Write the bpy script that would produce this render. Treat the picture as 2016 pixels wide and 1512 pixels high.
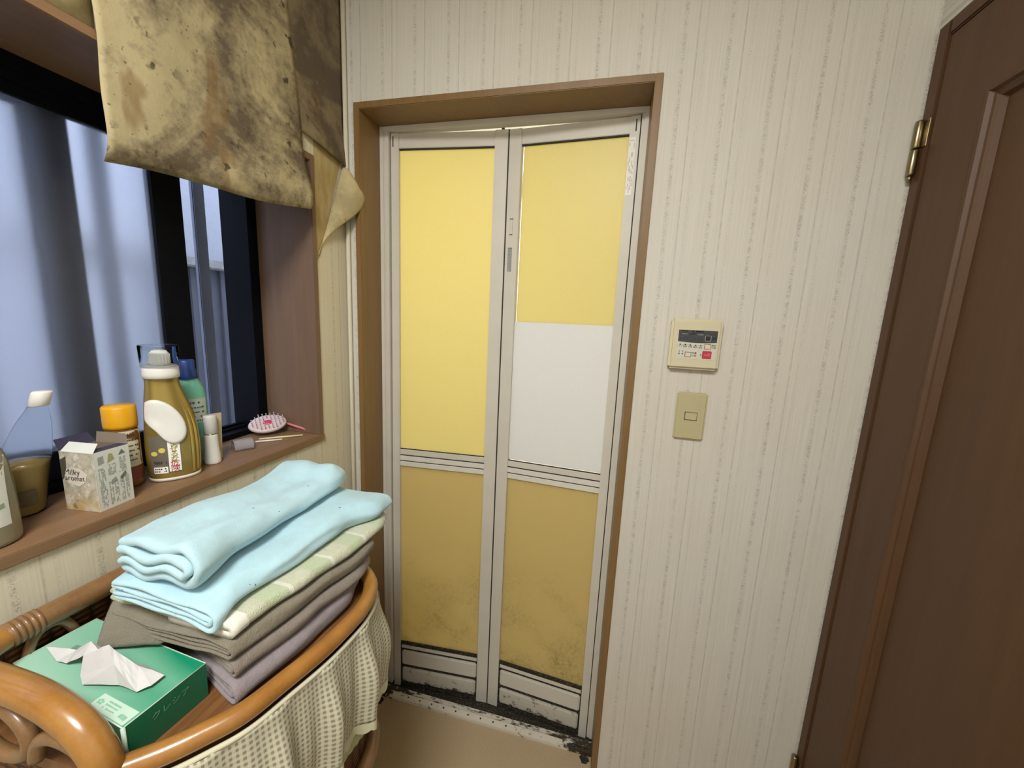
import bpy, bmesh, math, random
from mathutils import Vector, Matrix, noise
random.seed(7)
for o in list(bpy.data.objects): bpy.data.objects.remove(o)
scene = bpy.context.scene
C = scene.collection

# ------------------------------------------------------------------ camera
cam_d = bpy.data.cameras.new('camera'); cam = bpy.data.objects.new('camera', cam_d); C.objects.link(cam)
cam_d.sensor_width = 36.0; cam_d.lens = 758.34 / 2016 * 36; cam_d.clip_start = 0.02
_r = Vector((0.97072902, 0.23608327, 0.04415731)); _u = Vector((-0.08074701, 0.1476423, 0.98573915)); _f = Vector((-0.22619703, 0.96045117, -0.16238368))
m = Matrix.Identity(4)
for i in range(3):
    m[i][0] = _r[i]; m[i][1] = _u[i]; m[i][2] = -_f[i]
m.translation = Vector((0.75591779, -1.02799549, 1.36855516))
cam.matrix_world = m
scene.camera = cam

# ------------------------------------------------------------------ world and light
w = bpy.data.worlds.new('sky'); scene.world = w; w.use_nodes = True
bg = w.node_tree.nodes['Background']
bg.inputs[0].default_value = (0.60, 0.71, 1.0, 1); bg.inputs[1].default_value = 3.6
scene.view_settings.view_transform = 'Standard'; scene.view_settings.look = 'None'
scene.view_settings.gamma = 1; scene.view_settings.use_curve_mapping = False
scene.view_settings.exposure = 0.0
ROOM_LAMP = dict(loc=(0.57, -1.36, 2.30), watt=29.0, col=(1.0, 0.985, 0.955), size=0.26)
BATH_LAMP = dict(loc=(0.15, 1.02, 2.02), watt=28.0, col=(1.0, 0.985, 0.93), size=0.22)

# ------------------------------------------------------------------ helpers
def lin(c):
    return tuple(((v/255)/12.92 if v/255 <= 0.04045 else ((v/255+0.055)/1.055)**2.4) for v in c) + (1,)

class NT:
    def __init__(s, name):
        s.m = bpy.data.materials.new(name); s.m.use_nodes = True; s.t = s.m.node_tree
        s.b = s.t.nodes['Principled BSDF']; s.out = s.t.nodes['Material Output']
    def n(s, typ, **kw):
        k = s.t.nodes.new(typ)
        for a, v in kw.items():
            if a.startswith('i_'):
                key = a[2:]; key = int(key) if key.isdigit() else key.replace('_', ' ')
                if hasattr(v, 'is_linked') or isinstance(v, bpy.types.NodeSocket): s.t.links.new(v, k.inputs[key])
                else: k.inputs[key].default_value = v
            else: setattr(k, a, v)
        return k
    def link(s, a, b): s.t.links.new(a, b)
    def obj(s): return s.n('ShaderNodeTexCoord').outputs['Object']
    def uv(s): return s.n('ShaderNodeTexCoord').outputs['UV']
    def scale(s, vec, sc):
        k = s.n('ShaderNodeVectorMath', operation='MULTIPLY'); s.link(vec, k.inputs[0]); k.inputs[1].default_value = sc; return k.outputs[0]
    def noise(s, vec, sc=5, det=3, rough=0.5, dist=0):
        k = s.n('ShaderNodeTexNoise'); s.link(vec, k.inputs['Vector'])
        k.inputs['Scale'].default_value = sc; k.inputs['Detail'].default_value = det; k.inputs['Roughness'].default_value = rough; k.inputs['Distortion'].default_value = dist
        return k.outputs['Fac']
    def math(s, op, a, b=None, c=None):
        k = s.n('ShaderNodeMath', operation=op)
        for i, v in enumerate((a, b, c)):
            if v is None: continue
            if isinstance(v, bpy.types.NodeSocket): s.link(v, k.inputs[i])
            else: k.inputs[i].default_value = v
        return k.outputs[0]
    def ramp(s, f, lo, hi):
        k = s.n('ShaderNodeMapRange'); s.link(f, k.inputs[0]); k.inputs[1].default_value = lo; k.inputs[2].default_value = hi; return k.outputs[0]
    def mix(s, f, a, b):
        k = s.n('ShaderNodeMix', data_type='RGBA')
        for i, v in ((0, f), (6, a), (7, b)):
            if isinstance(v, bpy.types.NodeSocket): s.link(v, k.inputs[i])
            else: k.inputs[i].default_value = v
        return k.outputs[2]
    def sep(s, vec):
        k = s.n('ShaderNodeSeparateXYZ'); s.link(vec, k.inputs[0]); return k.outputs
    def comb(s, x=0, y=0, z=0):
        k = s.n('ShaderNodeCombineXYZ')
        for i, v in enumerate((x, y, z)):
            if isinstance(v, bpy.types.NodeSocket): s.link(v, k.inputs[i])
            else: k.inputs[i].default_value = v
        return k.outputs[0]
    def bump(s, h, st=0.3, d=0.002):
        k = s.n('ShaderNodeBump'); k.inputs['Strength'].default_value = st; k.inputs['Distance'].default_value = d
        s.link(h, k.inputs['Height']); s.link(k.outputs[0], s.b.inputs['Normal'])
    def col(s, v):
        if isinstance(v, bpy.types.NodeSocket): s.link(v, s.b.inputs['Base Color'])
        else: s.b.inputs['Base Color'].default_value = v
    def set(s, **kw):
        for k, v in kw.items(): s.b.inputs[k.replace('_', ' ')].default_value = v
        return s

def plain(name, c, rough=0.5, metal=0.0, var=0.06, nscale=30, bump=0.0, bscale=400, bd=0.0005, **kw):
    t = NT(name); v = t.obj()
    c1 = lin([x*(1-var) for x in c]); c2 = lin([min(255, x*(1+var)) for x in c])
    t.col(t.mix(t.noise(v, nscale, 3), c1, c2)); t.set(Roughness=rough, Metallic=metal)
    if bump: t.bump(t.noise(v, bscale, 3), bump, bd)
    for k, x in kw.items(): t.b.inputs[k.replace('_', ' ')].default_value = x
    return t.m

def wood(name, c1, c2, axis='z', rough=0.42, sc=14, grain=0.9):
    t = NT(name); v = t.obj()
    s = {'x': (0.06, 1, 1), 'y': (1, 0.06, 1), 'z': (1, 1, 0.06)}[axis]
    f = t.noise(t.scale(v, s), sc*6, 5, 0.6, 0.4)
    g = t.noise(t.scale(v, s), sc*40, 3, 0.6)
    h = t.math('ADD', t.math('MULTIPLY', f, 0.7), t.math('MULTIPLY', g, 0.3*grain))
    t.col(t.mix(t.ramp(h, 0.32, 0.68), lin(c1), lin(c2))); t.set(Roughness=rough); t.bump(g, 0.12, 0.0004)
    return t.m

def wallpaper(name, axis, base, stain=0.25, yellow=(186, 160, 96), period=0.094, off=0.008):
    t = NT(name); v = t.obj(); X, Y, Z = t.sep(v)
    u = X if axis == 'x' else Y
    ph = t.math('FRACT', t.math('DIVIDE', t.math('SUBTRACT', u, off), period))
    def line(c, wd):                                     # distance mask in phase space
        d = t.math('ABSOLUTE', t.math('SUBTRACT', ph, c)); return t.ramp(d, wd, wd*0.3)
    thin = t.math('MULTIPLY', line(0.5, 0.022), t.ramp(t.noise(t.comb(u, 0, Z), 60, 2), 0.2, 0.55))
    dots = t.noise(t.comb(t.math('MULTIPLY', u, 1.0), 0, t.math('MULTIPLY', Z, 1.1)), 300, 4, 0.8)
    blot = t.noise(t.comb(t.math('MULTIPLY', u, 0.2), 0, Z), 75, 2, 0.6)
    main = t.math('MULTIPLY', line(0.20, 0.060), t.ramp(t.math('ADD', t.math('MULTIPLY', dots, 0.75), t.math('MULTIPLY', blot, 0.25)), 0.49, 0.60))
    faint = t.math('MULTIPLY', line(0.67, 0.05), t.ramp(dots, 0.5, 0.64))
    streak = t.noise(t.comb(t.math('MULTIPLY', u, 1.0), 0, t.math('MULTIPLY', Z, 0.012)), 330, 3, 0.6)
    mask = t.math('ADD', t.math('ADD', t.math('MULTIPLY', thin, 0.38), t.math('MULTIPLY', main, 0.74)), t.math('MULTIPLY', faint, 0.40))
    b = lin(base); dk = lin([x*0.66 for x in base]); lt = lin([min(255, x*1.05) for x in base])
    c = t.mix(t.ramp(streak, 0.3, 0.7), lin([x*0.975 for x in base]), lin([min(255, x*1.03) for x in base]))
    c = t.mix(t.math('MINIMUM', mask, 1.0), c, dk)
    big = t.noise(v, 2.2, 4, 0.6)
    c = t.mix(t.math('MULTIPLY', t.ramp(big, 0.42, 0.75), stain), c, lin(yellow))
    t.col(c); t.set(Roughness=0.75)
    t.bump(t.math('SUBTRACT', t.math('ADD', t.math('MULTIPLY', streak, 0.6), t.math('MULTIPLY', t.noise(v, 500, 2), 0.3)), mask), 0.35, 0.0009)
    return t

def add(o, parent=None, loc=None):
    C.objects.link(o)
    if parent is not None:
        o.parent = parent
        if parent.get('_world'): o.matrix_parent_inverse = Matrix.Translation(-Vector(parent['_world']))
    return o

def mk(name, verts, faces, mat, parent=None, smooth=False, uv=None, origin=None, mats=None, fmat=None):
    me = bpy.data.meshes.new(name)
    if origin is not None: verts = [Vector(v)-Vector(origin) for v in verts]
    me.from_pydata([tuple(v) for v in verts], [], faces)
    if mats:
        for x in mats: me.materials.append(x)
        if fmat:
            for p, i in zip(me.polygons, fmat): p.material_index = i
    else: me.materials.append(mat)
    if uv:
        l = me.uv_layers.new()
        for lp in me.loops: l.data[lp.index].uv = uv[lp.vertex_index]
    if smooth:
        for p in me.polygons: p.use_smooth = True
    me.validate(); me.update()
    bm = bmesh.new(); bm.from_mesh(me); bmesh.ops.recalc_face_normals(bm, faces=bm.faces); bm.to_mesh(me); bm.free()
    o = bpy.data.objects.new(name, me); add(o, parent)
    if origin is not None: o.location = origin
    return o

def bmobj(name, bm, mat, parent=None, smooth=False, origin=None):
    me = bpy.data.meshes.new(name)
    if origin is not None: bmesh.ops.translate(bm, verts=bm.verts, vec=-Vector(origin))
    bmesh.ops.recalc_face_normals(bm, faces=bm.faces); bm.to_mesh(me); bm.free(); me.materials.append(mat)
    if smooth:
        for p in me.polygons: p.use_smooth = True
    o = bpy.data.objects.new(name, me); add(o, parent)
    if origin is not None: o.location = origin
    return o

def bbox(bm, a, b, bev=0.0, seg=2, M=None):
    r = bmesh.ops.create_cube(bm, size=1.0)['verts']
    a = Vector(a); b = Vector(b); c = (a+b)/2; s = b-a
    for v in r: v.co = Vector((v.co.x*s.x, v.co.y*s.y, v.co.z*s.z)) + c
    if bev:
        es = list({e for v in r for e in v.link_edges})
        out = bmesh.ops.bevel(bm, geom=es, offset=bev, segments=seg, affect='EDGES', clamp_overlap=True)
        r = list({v for f in out['faces'] for v in f.verts} | {v for v in r if v.is_valid})
    if M is not None: bmesh.ops.transform(bm, matrix=M, verts=r)
    return r

def box(name, a, b, mat, parent=None, bev=0.0, seg=2, M=None, origin=None, smooth=False):
    bm = bmesh.new(); bbox(bm, a, b, bev, seg, M); return bmobj(name, bm, mat, parent, smooth, origin)

def boxes(name, lst, mat, parent=None, bev=0.0, M=None):
    bm = bmesh.new()
    for a, b in lst: bbox(bm, a, b, bev, 2, M)
    return bmobj(name, bm, mat, parent)

def catmull(pts, n=8):
    P = [Vector(p) for p in pts]; out = []
    for i in range(len(P)-1):
        p0 = P[max(i-1, 0)]; p1 = P[i]; p2 = P[i+1]; p3 = P[min(i+2, len(P)-1)]
        for k in range(n):
            t = k/n
            out.append(0.5*((2*p1)+(-p0+p2)*t+(2*p0-5*p1+4*p2-p3)*t*t+(-p0+3*p1-3*p2+p3)*t**3))
    out.append(P[-1]); return out

def tube_geo(path, rad, seg=14, cap=True):
    P = [Vector(p) for p in path]; n = len(P); vs = []; fs = []
    T = [(P[min(i+1, n-1)]-P[max(i-1, 0)]).normalized() for i in range(n)]
    up = Vector((0, 0, 1)) if abs(T[0].z) < 0.9 else Vector((1, 0, 0))
    N = (up - T[0]*up.dot(T[0])).normalized()
    for i in range(n):
        N = (N - T[i]*N.dot(T[i])).normalized(); B = T[i].cross(N)
        r = rad(i/(n-1)) if callable(rad) else rad
        for k in range(seg):
            a = 2*math.pi*k/seg; vs.append(P[i]+(N*math.cos(a)+B*math.sin(a))*r)
    for i in range(n-1):
        for k in range(seg):
            a = i*seg+k; b = i*seg+(k+1) % seg; fs.append((a, b, b+seg, a+seg))
    if cap: fs.append(tuple(range(seg))[::-1]); fs.append(tuple((n-1)*seg+k for k in range(seg)))
    return vs, fs

def tube(name, path, rad, mat, parent=None, seg=14, origin=None):
    v, f = tube_geo(path, rad, seg); return mk(name, v, f, mat, parent, True, origin=origin)

def lathe_geo(prof, seg=32, ax=1.0, ay=1.0, power=2.0, off=None):
    vs = []; fs = []
    for (r, z) in prof:
        ox = off(z) if off else 0
        for k in range(seg):
            a = 2*math.pi*k/seg; c, s = math.cos(a), math.sin(a)
            q = (abs(c)**power+abs(s)**power)**(-1/power)
            vs.append((ox+r*ax*c*q, r*ay*s*q, z))
    n = len(prof)
    for i in range(n-1):
        for k in range(seg):
            a = i*seg+k; b = i*seg+(k+1) % seg; fs.append((a, b, b+seg, a+seg))
    fs.append(tuple(range(seg))[::-1]); fs.append(tuple((n-1)*seg+k for k in range(seg)))
    return vs, fs

def lathe(name, prof, mat, parent=None, seg=32, ax=1, ay=1, power=2.0, off=None):
    v, f = lathe_geo(prof, seg, ax, ay, power, off); o = mk(name, v, f, mat, parent, True)
    for p in o.data.polygons:
        if len(p.vertices) > 4: p.use_smooth = False
    return o

def smooth_prof(pts, n=6): return [(max(p.x, 0.0003), p.y) for p in [Vector((q.x, q.y)) for q in catmull([(r, z, 0) for r, z in pts], n)]]

def thing(name, label, cat, loc=(0, 0, 0), rotz=None, group=None, world=True):
    o = bpy.data.objects.new(name, None); C.objects.link(o); o.location = loc; o.empty_display_size = 0.02
    if label: o['label'] = label
    if cat: o['category'] = cat
    if group: o['group'] = group
    if rotz is not None: o.rotation_euler = (0, 0, rotz)
    elif world: o['_world'] = tuple(loc)
    return o

def tag(o, label, cat, group=None):
    o['label'] = label; o['category'] = cat
    if group: o['group'] = group
    return o

def struct(o, label=None):
    o['kind'] = 'structure'
    if label: o['label'] = label
    return o

_txt = {}
def text_geo(body, size):
    key = (body, size)
    if key in _txt: return _txt[key]
    cu = bpy.data.curves.new('t', 'FONT'); cu.body = body; cu.size = size; cu.align_x = 'CENTER'; cu.align_y = 'CENTER'; cu.resolution_u = 2
    o = bpy.data.objects.new('t', cu); C.objects.link(o); bpy.context.view_layer.update()
    me = bpy.data.meshes.new_from_object(o.evaluated_get(bpy.context.evaluated_depsgraph_get()))
    r = ([v.co.copy() for v in me.vertices], [tuple(p.vertices) for p in me.polygons])
    bpy.data.objects.remove(o); bpy.data.curves.remove(cu); bpy.data.meshes.remove(me)
    _txt[key] = r; return r

def text(name, items, mat, parent, fn):
    """items: (body, size, u, v[, width]) ; fn maps (u, v) to a point on the printed surface"""
    vs = []; fs = []
    for it in items:
        body, size, u, v = it[:4]
        g, f = text_geo(body, size)
        if not g: continue
        k = 1.0
        if len(it) > 4:
            wd = max(p.x for p in g)-min(p.x for p in g); k = it[4]/max(wd, 1e-6)
        b = len(vs); vs += [fn(u+p.x*k, v+p.y) for p in g]; fs += [tuple(i+b for i in q) for q in f]
    return mk(name, vs, fs, mat, parent)

def marks(name, rows, mat, parent, fn, seed=1, du=0.0016):
    """illegible small print: rows of short strokes (u0, u1, v, height) on the printed surface"""
    rnd = random.Random(seed); vs = []; fs = []
    for (u0, u1, v, h) in rows:
        u = u0
        while u < u1-du*0.5:
            w_ = min(u1-u, du*rnd.uniform(0.7, 1.6))
            if rnd.random() < 0.86:
                a = v-h*rnd.uniform(0.3, 0.5); c = v+h*rnd.uniform(0.3, 0.5); b = len(vs)
                vs += [fn(u, a), fn(u+w_, a), fn(u+w_, c), fn(u, c)]; fs.append((b, b+1, b+2, b+3))
            u += w_+du*rnd.uniform(0.25, 0.6)
    return mk(name, vs, fs, mat, parent)

# ------------------------------------------------------------------ materials
WP = wallpaper('striped_wallpaper', 'x', (208, 205, 196), 0.10).m
WPL = wallpaper('striped_wallpaper_yellowed', 'y', (216, 210, 190), 0.26, (204, 184, 126)).m
CEIL = plain('ceiling_paper', (205, 198, 182), 0.8)
FLOOR = plain('beige_vinyl_floor', (176, 157, 128), 0.45, nscale=180, var=0.05, bump=0.1)
CASE = wood('door_casing_wood', (120, 92, 54), (134, 104, 64), 'z', 0.42, 9)
SILLW = wood('window_trim_wood', (122, 94, 68), (142, 110, 80), 'y', 0.45, 9)
JAMBW = wood('window_jamb_wood', (112, 88, 70), (126, 100, 80), 'z', 0.5, 9)
BROWN = wood('dark_door_wood', (76, 50, 28), (86, 58, 34), 'z', 0.5, 8)
ALU = plain('ivory_aluminium', (210, 206, 195), 0.42, 0.0, 0.03, 12)
GASK = plain('black_seal', (42, 37, 30), 0.7)
NAVY = plain('navy_aluminium', (10, 12, 18), 0.6, 0.0, Specular_IOR_Level=0.12)
STEEL = plain('brushed_steel', (150, 138, 110), 0.28, 1.0, 0.05, 60)
IVORY = plain('ivory_plastic', (208, 200, 170), 0.42, 0, 0.02)
KHAKI = plain('khaki_plastic', (184, 176, 138), 0.42, 0, 0.02)
WHITE = plain('white_plastic', (228, 226, 220), 0.35, 0, 0.015)
PAPERW = plain('white_paper', (250, 247, 240), 0.7, 0, 0.02)
INK = plain('dark_ink', (60, 58, 56), 0.6)
INKG = plain('grey_ink', (128, 126, 118), 0.6)
INKW = plain('light_ink', (196, 198, 202), 0.6)

def grime_alu():
    t = NT('mouldy_aluminium'); v = t.obj(); X, Y, Z = t.sep(v)
    nz = t.noise(v, 55, 5, 0.65)
    c = t.mix(t.noise(v, 12, 2), lin((208, 204, 192)), lin((222, 218, 206)))
    c = t.mix(t.math('MULTIPLY', t.ramp(nz, 0.60, 0.72), 0.75), c, lin((52, 44, 34)))
    t.col(c); t.set(Roughness=0.5); return t.m
GRIME = grime_alu()
def mould_seal():
    t = NT('mouldy_black_seal'); v = t.obj()
    t.col(t.mix(t.ramp(t.noise(v, 160, 4, 0.7), 0.52, 0.74), lin((34, 29, 22)), lin((120, 112, 92)))); t.set(Roughness=0.8); return t.m
MSEAL = mould_seal()

def acrylic(name, c, dirt=0.0, tr=0.5):
    t = NT(name); v = t.obj(); X, Y, Z = t.sep(v)
    base = t.mix(t.noise(v, 300, 2), lin([x*0.97 for x in c]), lin(c))
    if dirt:                                          # soap and mould specks gathering in blotches near the bottom rail
        f = t.math('MULTIPLY', t.ramp(t.noise(v, 9, 4, 0.6), 0.42, 0.75), t.ramp(t.noise(v, 90, 4, 0.7), 0.40, 0.75))
        f = t.math('MULTIPLY', f, t.ramp(Z, 0.62, 0.22))
        base = t.mix(t.math('MULTIPLY', f, dirt), base, lin((96, 78, 40)))
    d = t.n('ShaderNodeBsdfPrincipled'); d.inputs['Roughness'].default_value = 0.38; t.link(base, d.inputs['Base Color'])
    tl = t.n('ShaderNodeBsdfTranslucent'); t.link(base, tl.inputs['Color'])
    bp = t.n('ShaderNodeBump'); bp.inputs['Strength'].default_value = 0.12; bp.inputs['Distance'].default_value = 0.0005
    t.link(t.noise(v, 700, 2), bp.inputs['Height']); t.link(bp.outputs[0], d.inputs['Normal'])
    ms = t.n('ShaderNodeMixShader'); ms.inputs[0].default_value = tr
    t.link(d.outputs[0], ms.inputs[1]); t.link(tl.outputs[0], ms.inputs[2]); t.link(ms.outputs[0], t.out.inputs[0])
    return t.m
YEL = acrylic('yellow_acrylic', (234, 224, 168), 0.0, 0.55)
YELD = acrylic('yellow_acrylic_dirty', (216, 200, 148), 0.9, 0.52)
WACR = acrylic('white_acrylic', (240, 241, 240), 0.0, 0.28)

def glass(name, c=(235, 240, 245), rough=0.0, ior=1.45):
    t = NT(name); t.col(lin(c)); t.set(Roughness=rough, Transmission_Weight=1.0, IOR=ior); return t
FROST = glass('frosted_glass', (255, 255, 255), 0.27, 1.3); FROST.bump(FROST.noise(FROST.obj(), 700, 2), 0.3, 0.0006)
_tl = FROST.n('ShaderNodeBsdfTranslucent'); _tl.inputs[0].default_value = (0.92, 0.94, 1.0, 1); _ms = FROST.n('ShaderNodeMixShader'); _ms.inputs[0].default_value = 0.22
FROST.link(FROST.b.outputs[0], _ms.inputs[1]); FROST.link(_tl.outputs[0], _ms.inputs[2]); FROST.link(_ms.outputs[0], FROST.out.inputs[0]); FROST = FROST.m
CLEAR = glass('clear_plastic', (244, 248, 250), 0.02, 1.08).m
CLEARH = glass('hazy_clear_plastic', (232, 236, 240), 0.12, 1.035).m

def towelmat(name, c, var=0.07, nb=700, st=0.8, check=None, spots=0):
    t = NT(name); v = t.obj()
    base = t.mix(t.noise(v, 60, 4, 0.6), lin([x*(1-var) for x in c]), lin([min(255, x*(1+var)) for x in c]))
    if check:
        X, Y, Z = t.sep(v)
        fy = t.math('FRACT', t.math('MULTIPLY', t.math('ADD', Y, 2.0), 1/0.075)); fx = t.math('FRACT', t.math('MULTIPLY', t.math('ADD', X, 2.0), 1/0.075))
        blk = t.ramp(t.math('ABSOLUTE', t.math('SUBTRACT', fy, 0.5)), 0.24, 0.22)
        ln = t.ramp(t.math('ABSOLUTE', t.math('SUBTRACT', fy, 0.77)), 0.05, 0.03)
        base = t.mix(t.math('MULTIPLY', blk, 0.75), base, lin(check)); base = t.mix(t.math('MULTIPLY', ln, 0.8), base, lin((232, 232, 222)))
    if spots: base = t.mix(t.ramp(t.noise(v, 95, 1), 0.785, 0.80), base, lin((70, 90, 110)))
    t.col(base); t.set(Roughness=0.95, Sheen_Weight=0.25)
    t.bump(t.math('ADD', t.noise(v, nb, 3, 0.7), t.math('MULTIPLY', t.noise(v, 60, 3), 1.2)), st, 0.0025)
    return t.m
BLUE = towelmat('pale_blue_fleece', (184, 219, 230), 0.04, 600, 0.35, spots=1)
BLUE2 = towelmat('pale_blue_fleece_under', (180, 216, 228), 0.04, 600, 0.35, spots=1)
GREENT = towelmat('pale_green_check_terry', (205, 208, 184), 0.05, 450, 1.0, check=(188, 204, 166))
TAUPE = towelmat('olive_grey_terry', (132, 124, 106), 0.09, 450, 1.0)
TAUPE2 = towelmat('taupe_grey_terry', (138, 128, 118), 0.09, 450, 0.9)
LAV = towelmat('lavender_grey_terry', (148, 138, 142), 0.07, 500, 0.8)
HEMW = towelmat('white_hem', (226, 224, 214), 0.03, 500, 0.3)

def rattan(name, c1, c2, rough=0.3):
    t = NT(name); v = t.obj()
    f = t.noise(v, 26, 4, 0.6); g = t.noise(v, 260, 3, 0.6)
    t.col(t.mix(t.ramp(t.math('ADD', t.math('MULTIPLY', f, 0.7), t.math('MULTIPLY', g, 0.3)), 0.35, 0.66), lin(c1), lin(c2)))
    t.set(Roughness=rough, Coat_Weight=0.5, Coat_Roughness=0.16); t.bump(g, 0.08, 0.0006); return t.m
RATT = rattan('varnished_rattan', (148, 100, 44), (170, 120, 56))
RATTD = rattan('varnished_rattan_dark', (116, 84, 52), (142, 106, 68), 0.4)
TOPW = wood('rattan_cabinet_top_wood', (104, 68, 38), (142, 98, 58), 'y', 0.4, 10)
def wickermat():
    t = NT('brown_wicker'); v = t.obj(); X, Y, Z = t.sep(v)
    row = t.math('FRACT', t.math('MULTIPLY', Z, 1/0.009)); a = t.math('FRACT', t.math('MULTIPLY', t.math('ADD', Y, X), 1/0.022))
    h = t.math('MULTIPLY', t.math('SINE', t.math('MULTIPLY', row, 3.14159)), t.math('SINE', t.math('MULTIPLY', a, 3.14159)))
    t.col(t.mix(t.ramp(h, 0.05, 0.7), lin((56, 34, 16)), lin((120, 76, 40)))); t.set(Roughness=0.5); t.bump(h, 0.8, 0.004); return t.m
WICK = wickermat()

def mouldpaper(name, base=(184, 170, 130), amount=1.0, seed=0.0):
    t = NT(name); v0 = t.obj()
    k = t.n('ShaderNodeVectorMath', operation='ADD'); t.link(v0, k.inputs[0]); k.inputs[1].default_value = (seed, seed*1.7, seed*0.6); v = k.outputs[0]
    c = t.mix(t.ramp(t.noise(v, 7, 4, 0.6), 0.35, 0.7), lin(base), lin([x*0.86 for x in base]))
    fine = t.noise(v, 46, 6, 0.7)
    big = t.noise(t.scale(v, (1, 0.9, 1.1)), 4.2, 5, 0.62, 1.0)
    c = t.mix(t.math('MULTIPLY', t.ramp(t.math('ADD', t.math('MULTIPLY', big, 0.74), t.math('MULTIPLY', fine, 0.26)), 0.44, 0.57), 0.88*amount), c, lin((84, 70, 56)))
    och = t.noise(t.scale(v, (1, 1.5, 0.6)), 6.3, 3, 0.6, 0.4)
    c = t.mix(t.math('MULTIPLY', t.ramp(och, 0.60, 0.66), 0.6*amount), c, lin((122, 92, 50)))
    spot = t.noise(v, 34, 3, 0.55); reg = t.noise(v, 8, 2)
    c = t.mix(t.math('MULTIPLY', t.math('MULTIPLY', t.ramp(spot, 0.62, 0.68), t.ramp(reg, 0.42, 0.56)), 0.9*amount), c, lin((66, 56, 32)))
    tiny = t.noise(v, 120, 2, 0.5)
    c = t.mix(t.math('MULTIPLY', t.ramp(tiny, 0.69, 0.74), 0.7*amount), c, lin((74, 62, 40)))
    t.col(c); t.set(Roughness=0.85); t.bump(t.math('ADD', fine, t.math('MULTIPLY', big, 2)), 0.35, 0.003)
    return t.m
MOULD = mouldpaper('mouldy_wallpaper', amount=1.0, seed=0.37)
MOULDB = mouldpaper('heavily_mouldy_wallpaper', (140, 124, 94), 1.0, 3.3)
MOULDC = mouldpaper('yellowed_wallpaper_back', (200, 184, 138), 0.35, 5.1)

# ------------------------------------------------------------------ room shell
W = 1.344; XL, XR, ZT, CW, D = 0.0316, 0.8366, 1.9391, 0.018, 0.0956
YB = -2.0; ZC = 2.36
struct(box('floor', (-0.02, YB, -0.05), (W+0.03, 0.045, 0.0), FLOOR))
struct(box('ceiling', (-0.30, YB, ZC), (W+0.15, 0.14, ZC+0.06), CEIL))
wb = struct(boxes('wall_back', [((-0.02, 0, -0.05), (XL, 0.14, ZC)), ((XR, 0, -0.05), (W+0.15, 0.14, ZC)), ((XL, 0, ZT), (XR, 0.14, ZC))], WP))
WY0, WY1, WZ0, WZ1 = -1.30, -0.1256, 1.012, 1.758        # window opening
wl = struct(boxes('wall_left', [((-0.27, YB, -0.05), (0, 0.0, WZ0)), ((-0.27, YB, WZ1), (0, 0.0, ZC)), ((-0.27, WY1, WZ0), (0, 0.0, WZ1)), ((-0.27, YB, WZ0), (0, WY0, WZ1))], WPL))
DY0, DY1, DZ = -0.86, -0.0015, 1.968                     # right door opening incl. casing
wr = struct(boxes('wall_right', [((W, YB, -0.05), (W+0.12, DY0, ZC)), ((W, DY0, DZ), (W+0.12, 0.0, ZC))], WP))
struct(box('wall_front', (-0.27, YB-0.1, -0.05), (W+0.12, YB, ZC), WP))
# rounded paper bead in the corner left of the folding door
struct(tube('trim_3', [(0.010, -0.008, 0.0), (0.010, -0.008, 1.2), (0.010, -0.008, ZC)], 0.006, WPL))

# ------------------------------------------------------------------ window trim (boards around the opening)
t1 = struct(thing('trim_1', None, None, (0, WY1, WZ0)))
box('jamb_board', (-0.175, WY1-0.0145, WZ0+0.018), (0.003, WY1, WZ1), JAMBW, t1, 0.0012)
box('jamb_board', (-0.175, WY0, WZ0+0.018), (0.003, WY0+0.0145, WZ1), JAMBW, t1, 0.0012)
box('head_board', (-0.175, WY0+0.0145, WZ1-0.016), (0.003, WY1-0.0145, WZ1), SILLW, t1, 0.0012)
box('sill_board', (-0.175, WY0, WZ0), (0.006, WY1, WZ0+0.018), SILLW, t1, 0.0015)
SZ = WZ0+0.018                                          # sill top

# ------------------------------------------------------------------ window
w1 = struct(thing('window_1', None, None, (-0.21, -0.7, SZ)))
IY0, IY1, IZ1 = WY0+0.0145, WY1-0.0145, WZ1-0.016
boxes('frame_jamb', [((-0.26, IY1-0.028, SZ), (-0.17, IY1, IZ1)), ], NAVY, w1, 0.002)
boxes('frame_jamb', [((-0.26, IY0, SZ), (-0.17, IY0+0.028, IZ1))], NAVY, w1, 0.002)
boxes('frame_head', [((-0.26, IY0+0.028, IZ1-0.022), (-0.17, IY1-0.028, IZ1)), ((-0.2155, IY0+0.028, IZ1-0.036), (-0.2125, IY1-0.028, IZ1-0.022)), ((-0.184, IY0+0.028, IZ1-0.036), (-0.181, IY1-0.028, IZ1-0.022))], NAVY, w1)
boxes('frame_sill', [((-0.26, IY0+0.028, SZ), (-0.17, IY1-0.028, SZ+0.014)), ((-0.2015, IY0+0.028, SZ+0.014), (-0.1985, IY1-0.028, SZ+0.020)), ((-0.2325, IY0+0.028, SZ+0.014), (-0.2295, IY1-0.028, SZ+0.020))], NAVY, w1)
def sash(xc, y0, y1, wst):
    z0, z1 = SZ+0.018, IZ1-0.020
    s = box('sash', (xc-0.0125, y1-wst, z0), (xc+0.0125, y1, z1), NAVY, w1, 0.0015)
    box('stile', (xc-0.0125, y0, z0), (xc+0.0125, y0+wst, z1), NAVY, s, 0.0015)
    box('top_rail', (xc-0.011, y0+wst, z1-0.035), (xc+0.011, y1-wst, z1), NAVY, s, 0.0015)
    box('bottom_rail', (xc-0.011, y0+wst, z0), (xc+0.011, y1-wst, z0+0.05), NAVY, s, 0.0015)
    box('glass_pane', (xc-0.002, y0+wst-0.004, z0+0.046), (xc+0.002, y1-wst+0.004, z1-0.031), FROST, s)
sash(-0.2, -0.93, -0.315, 0.058)
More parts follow.
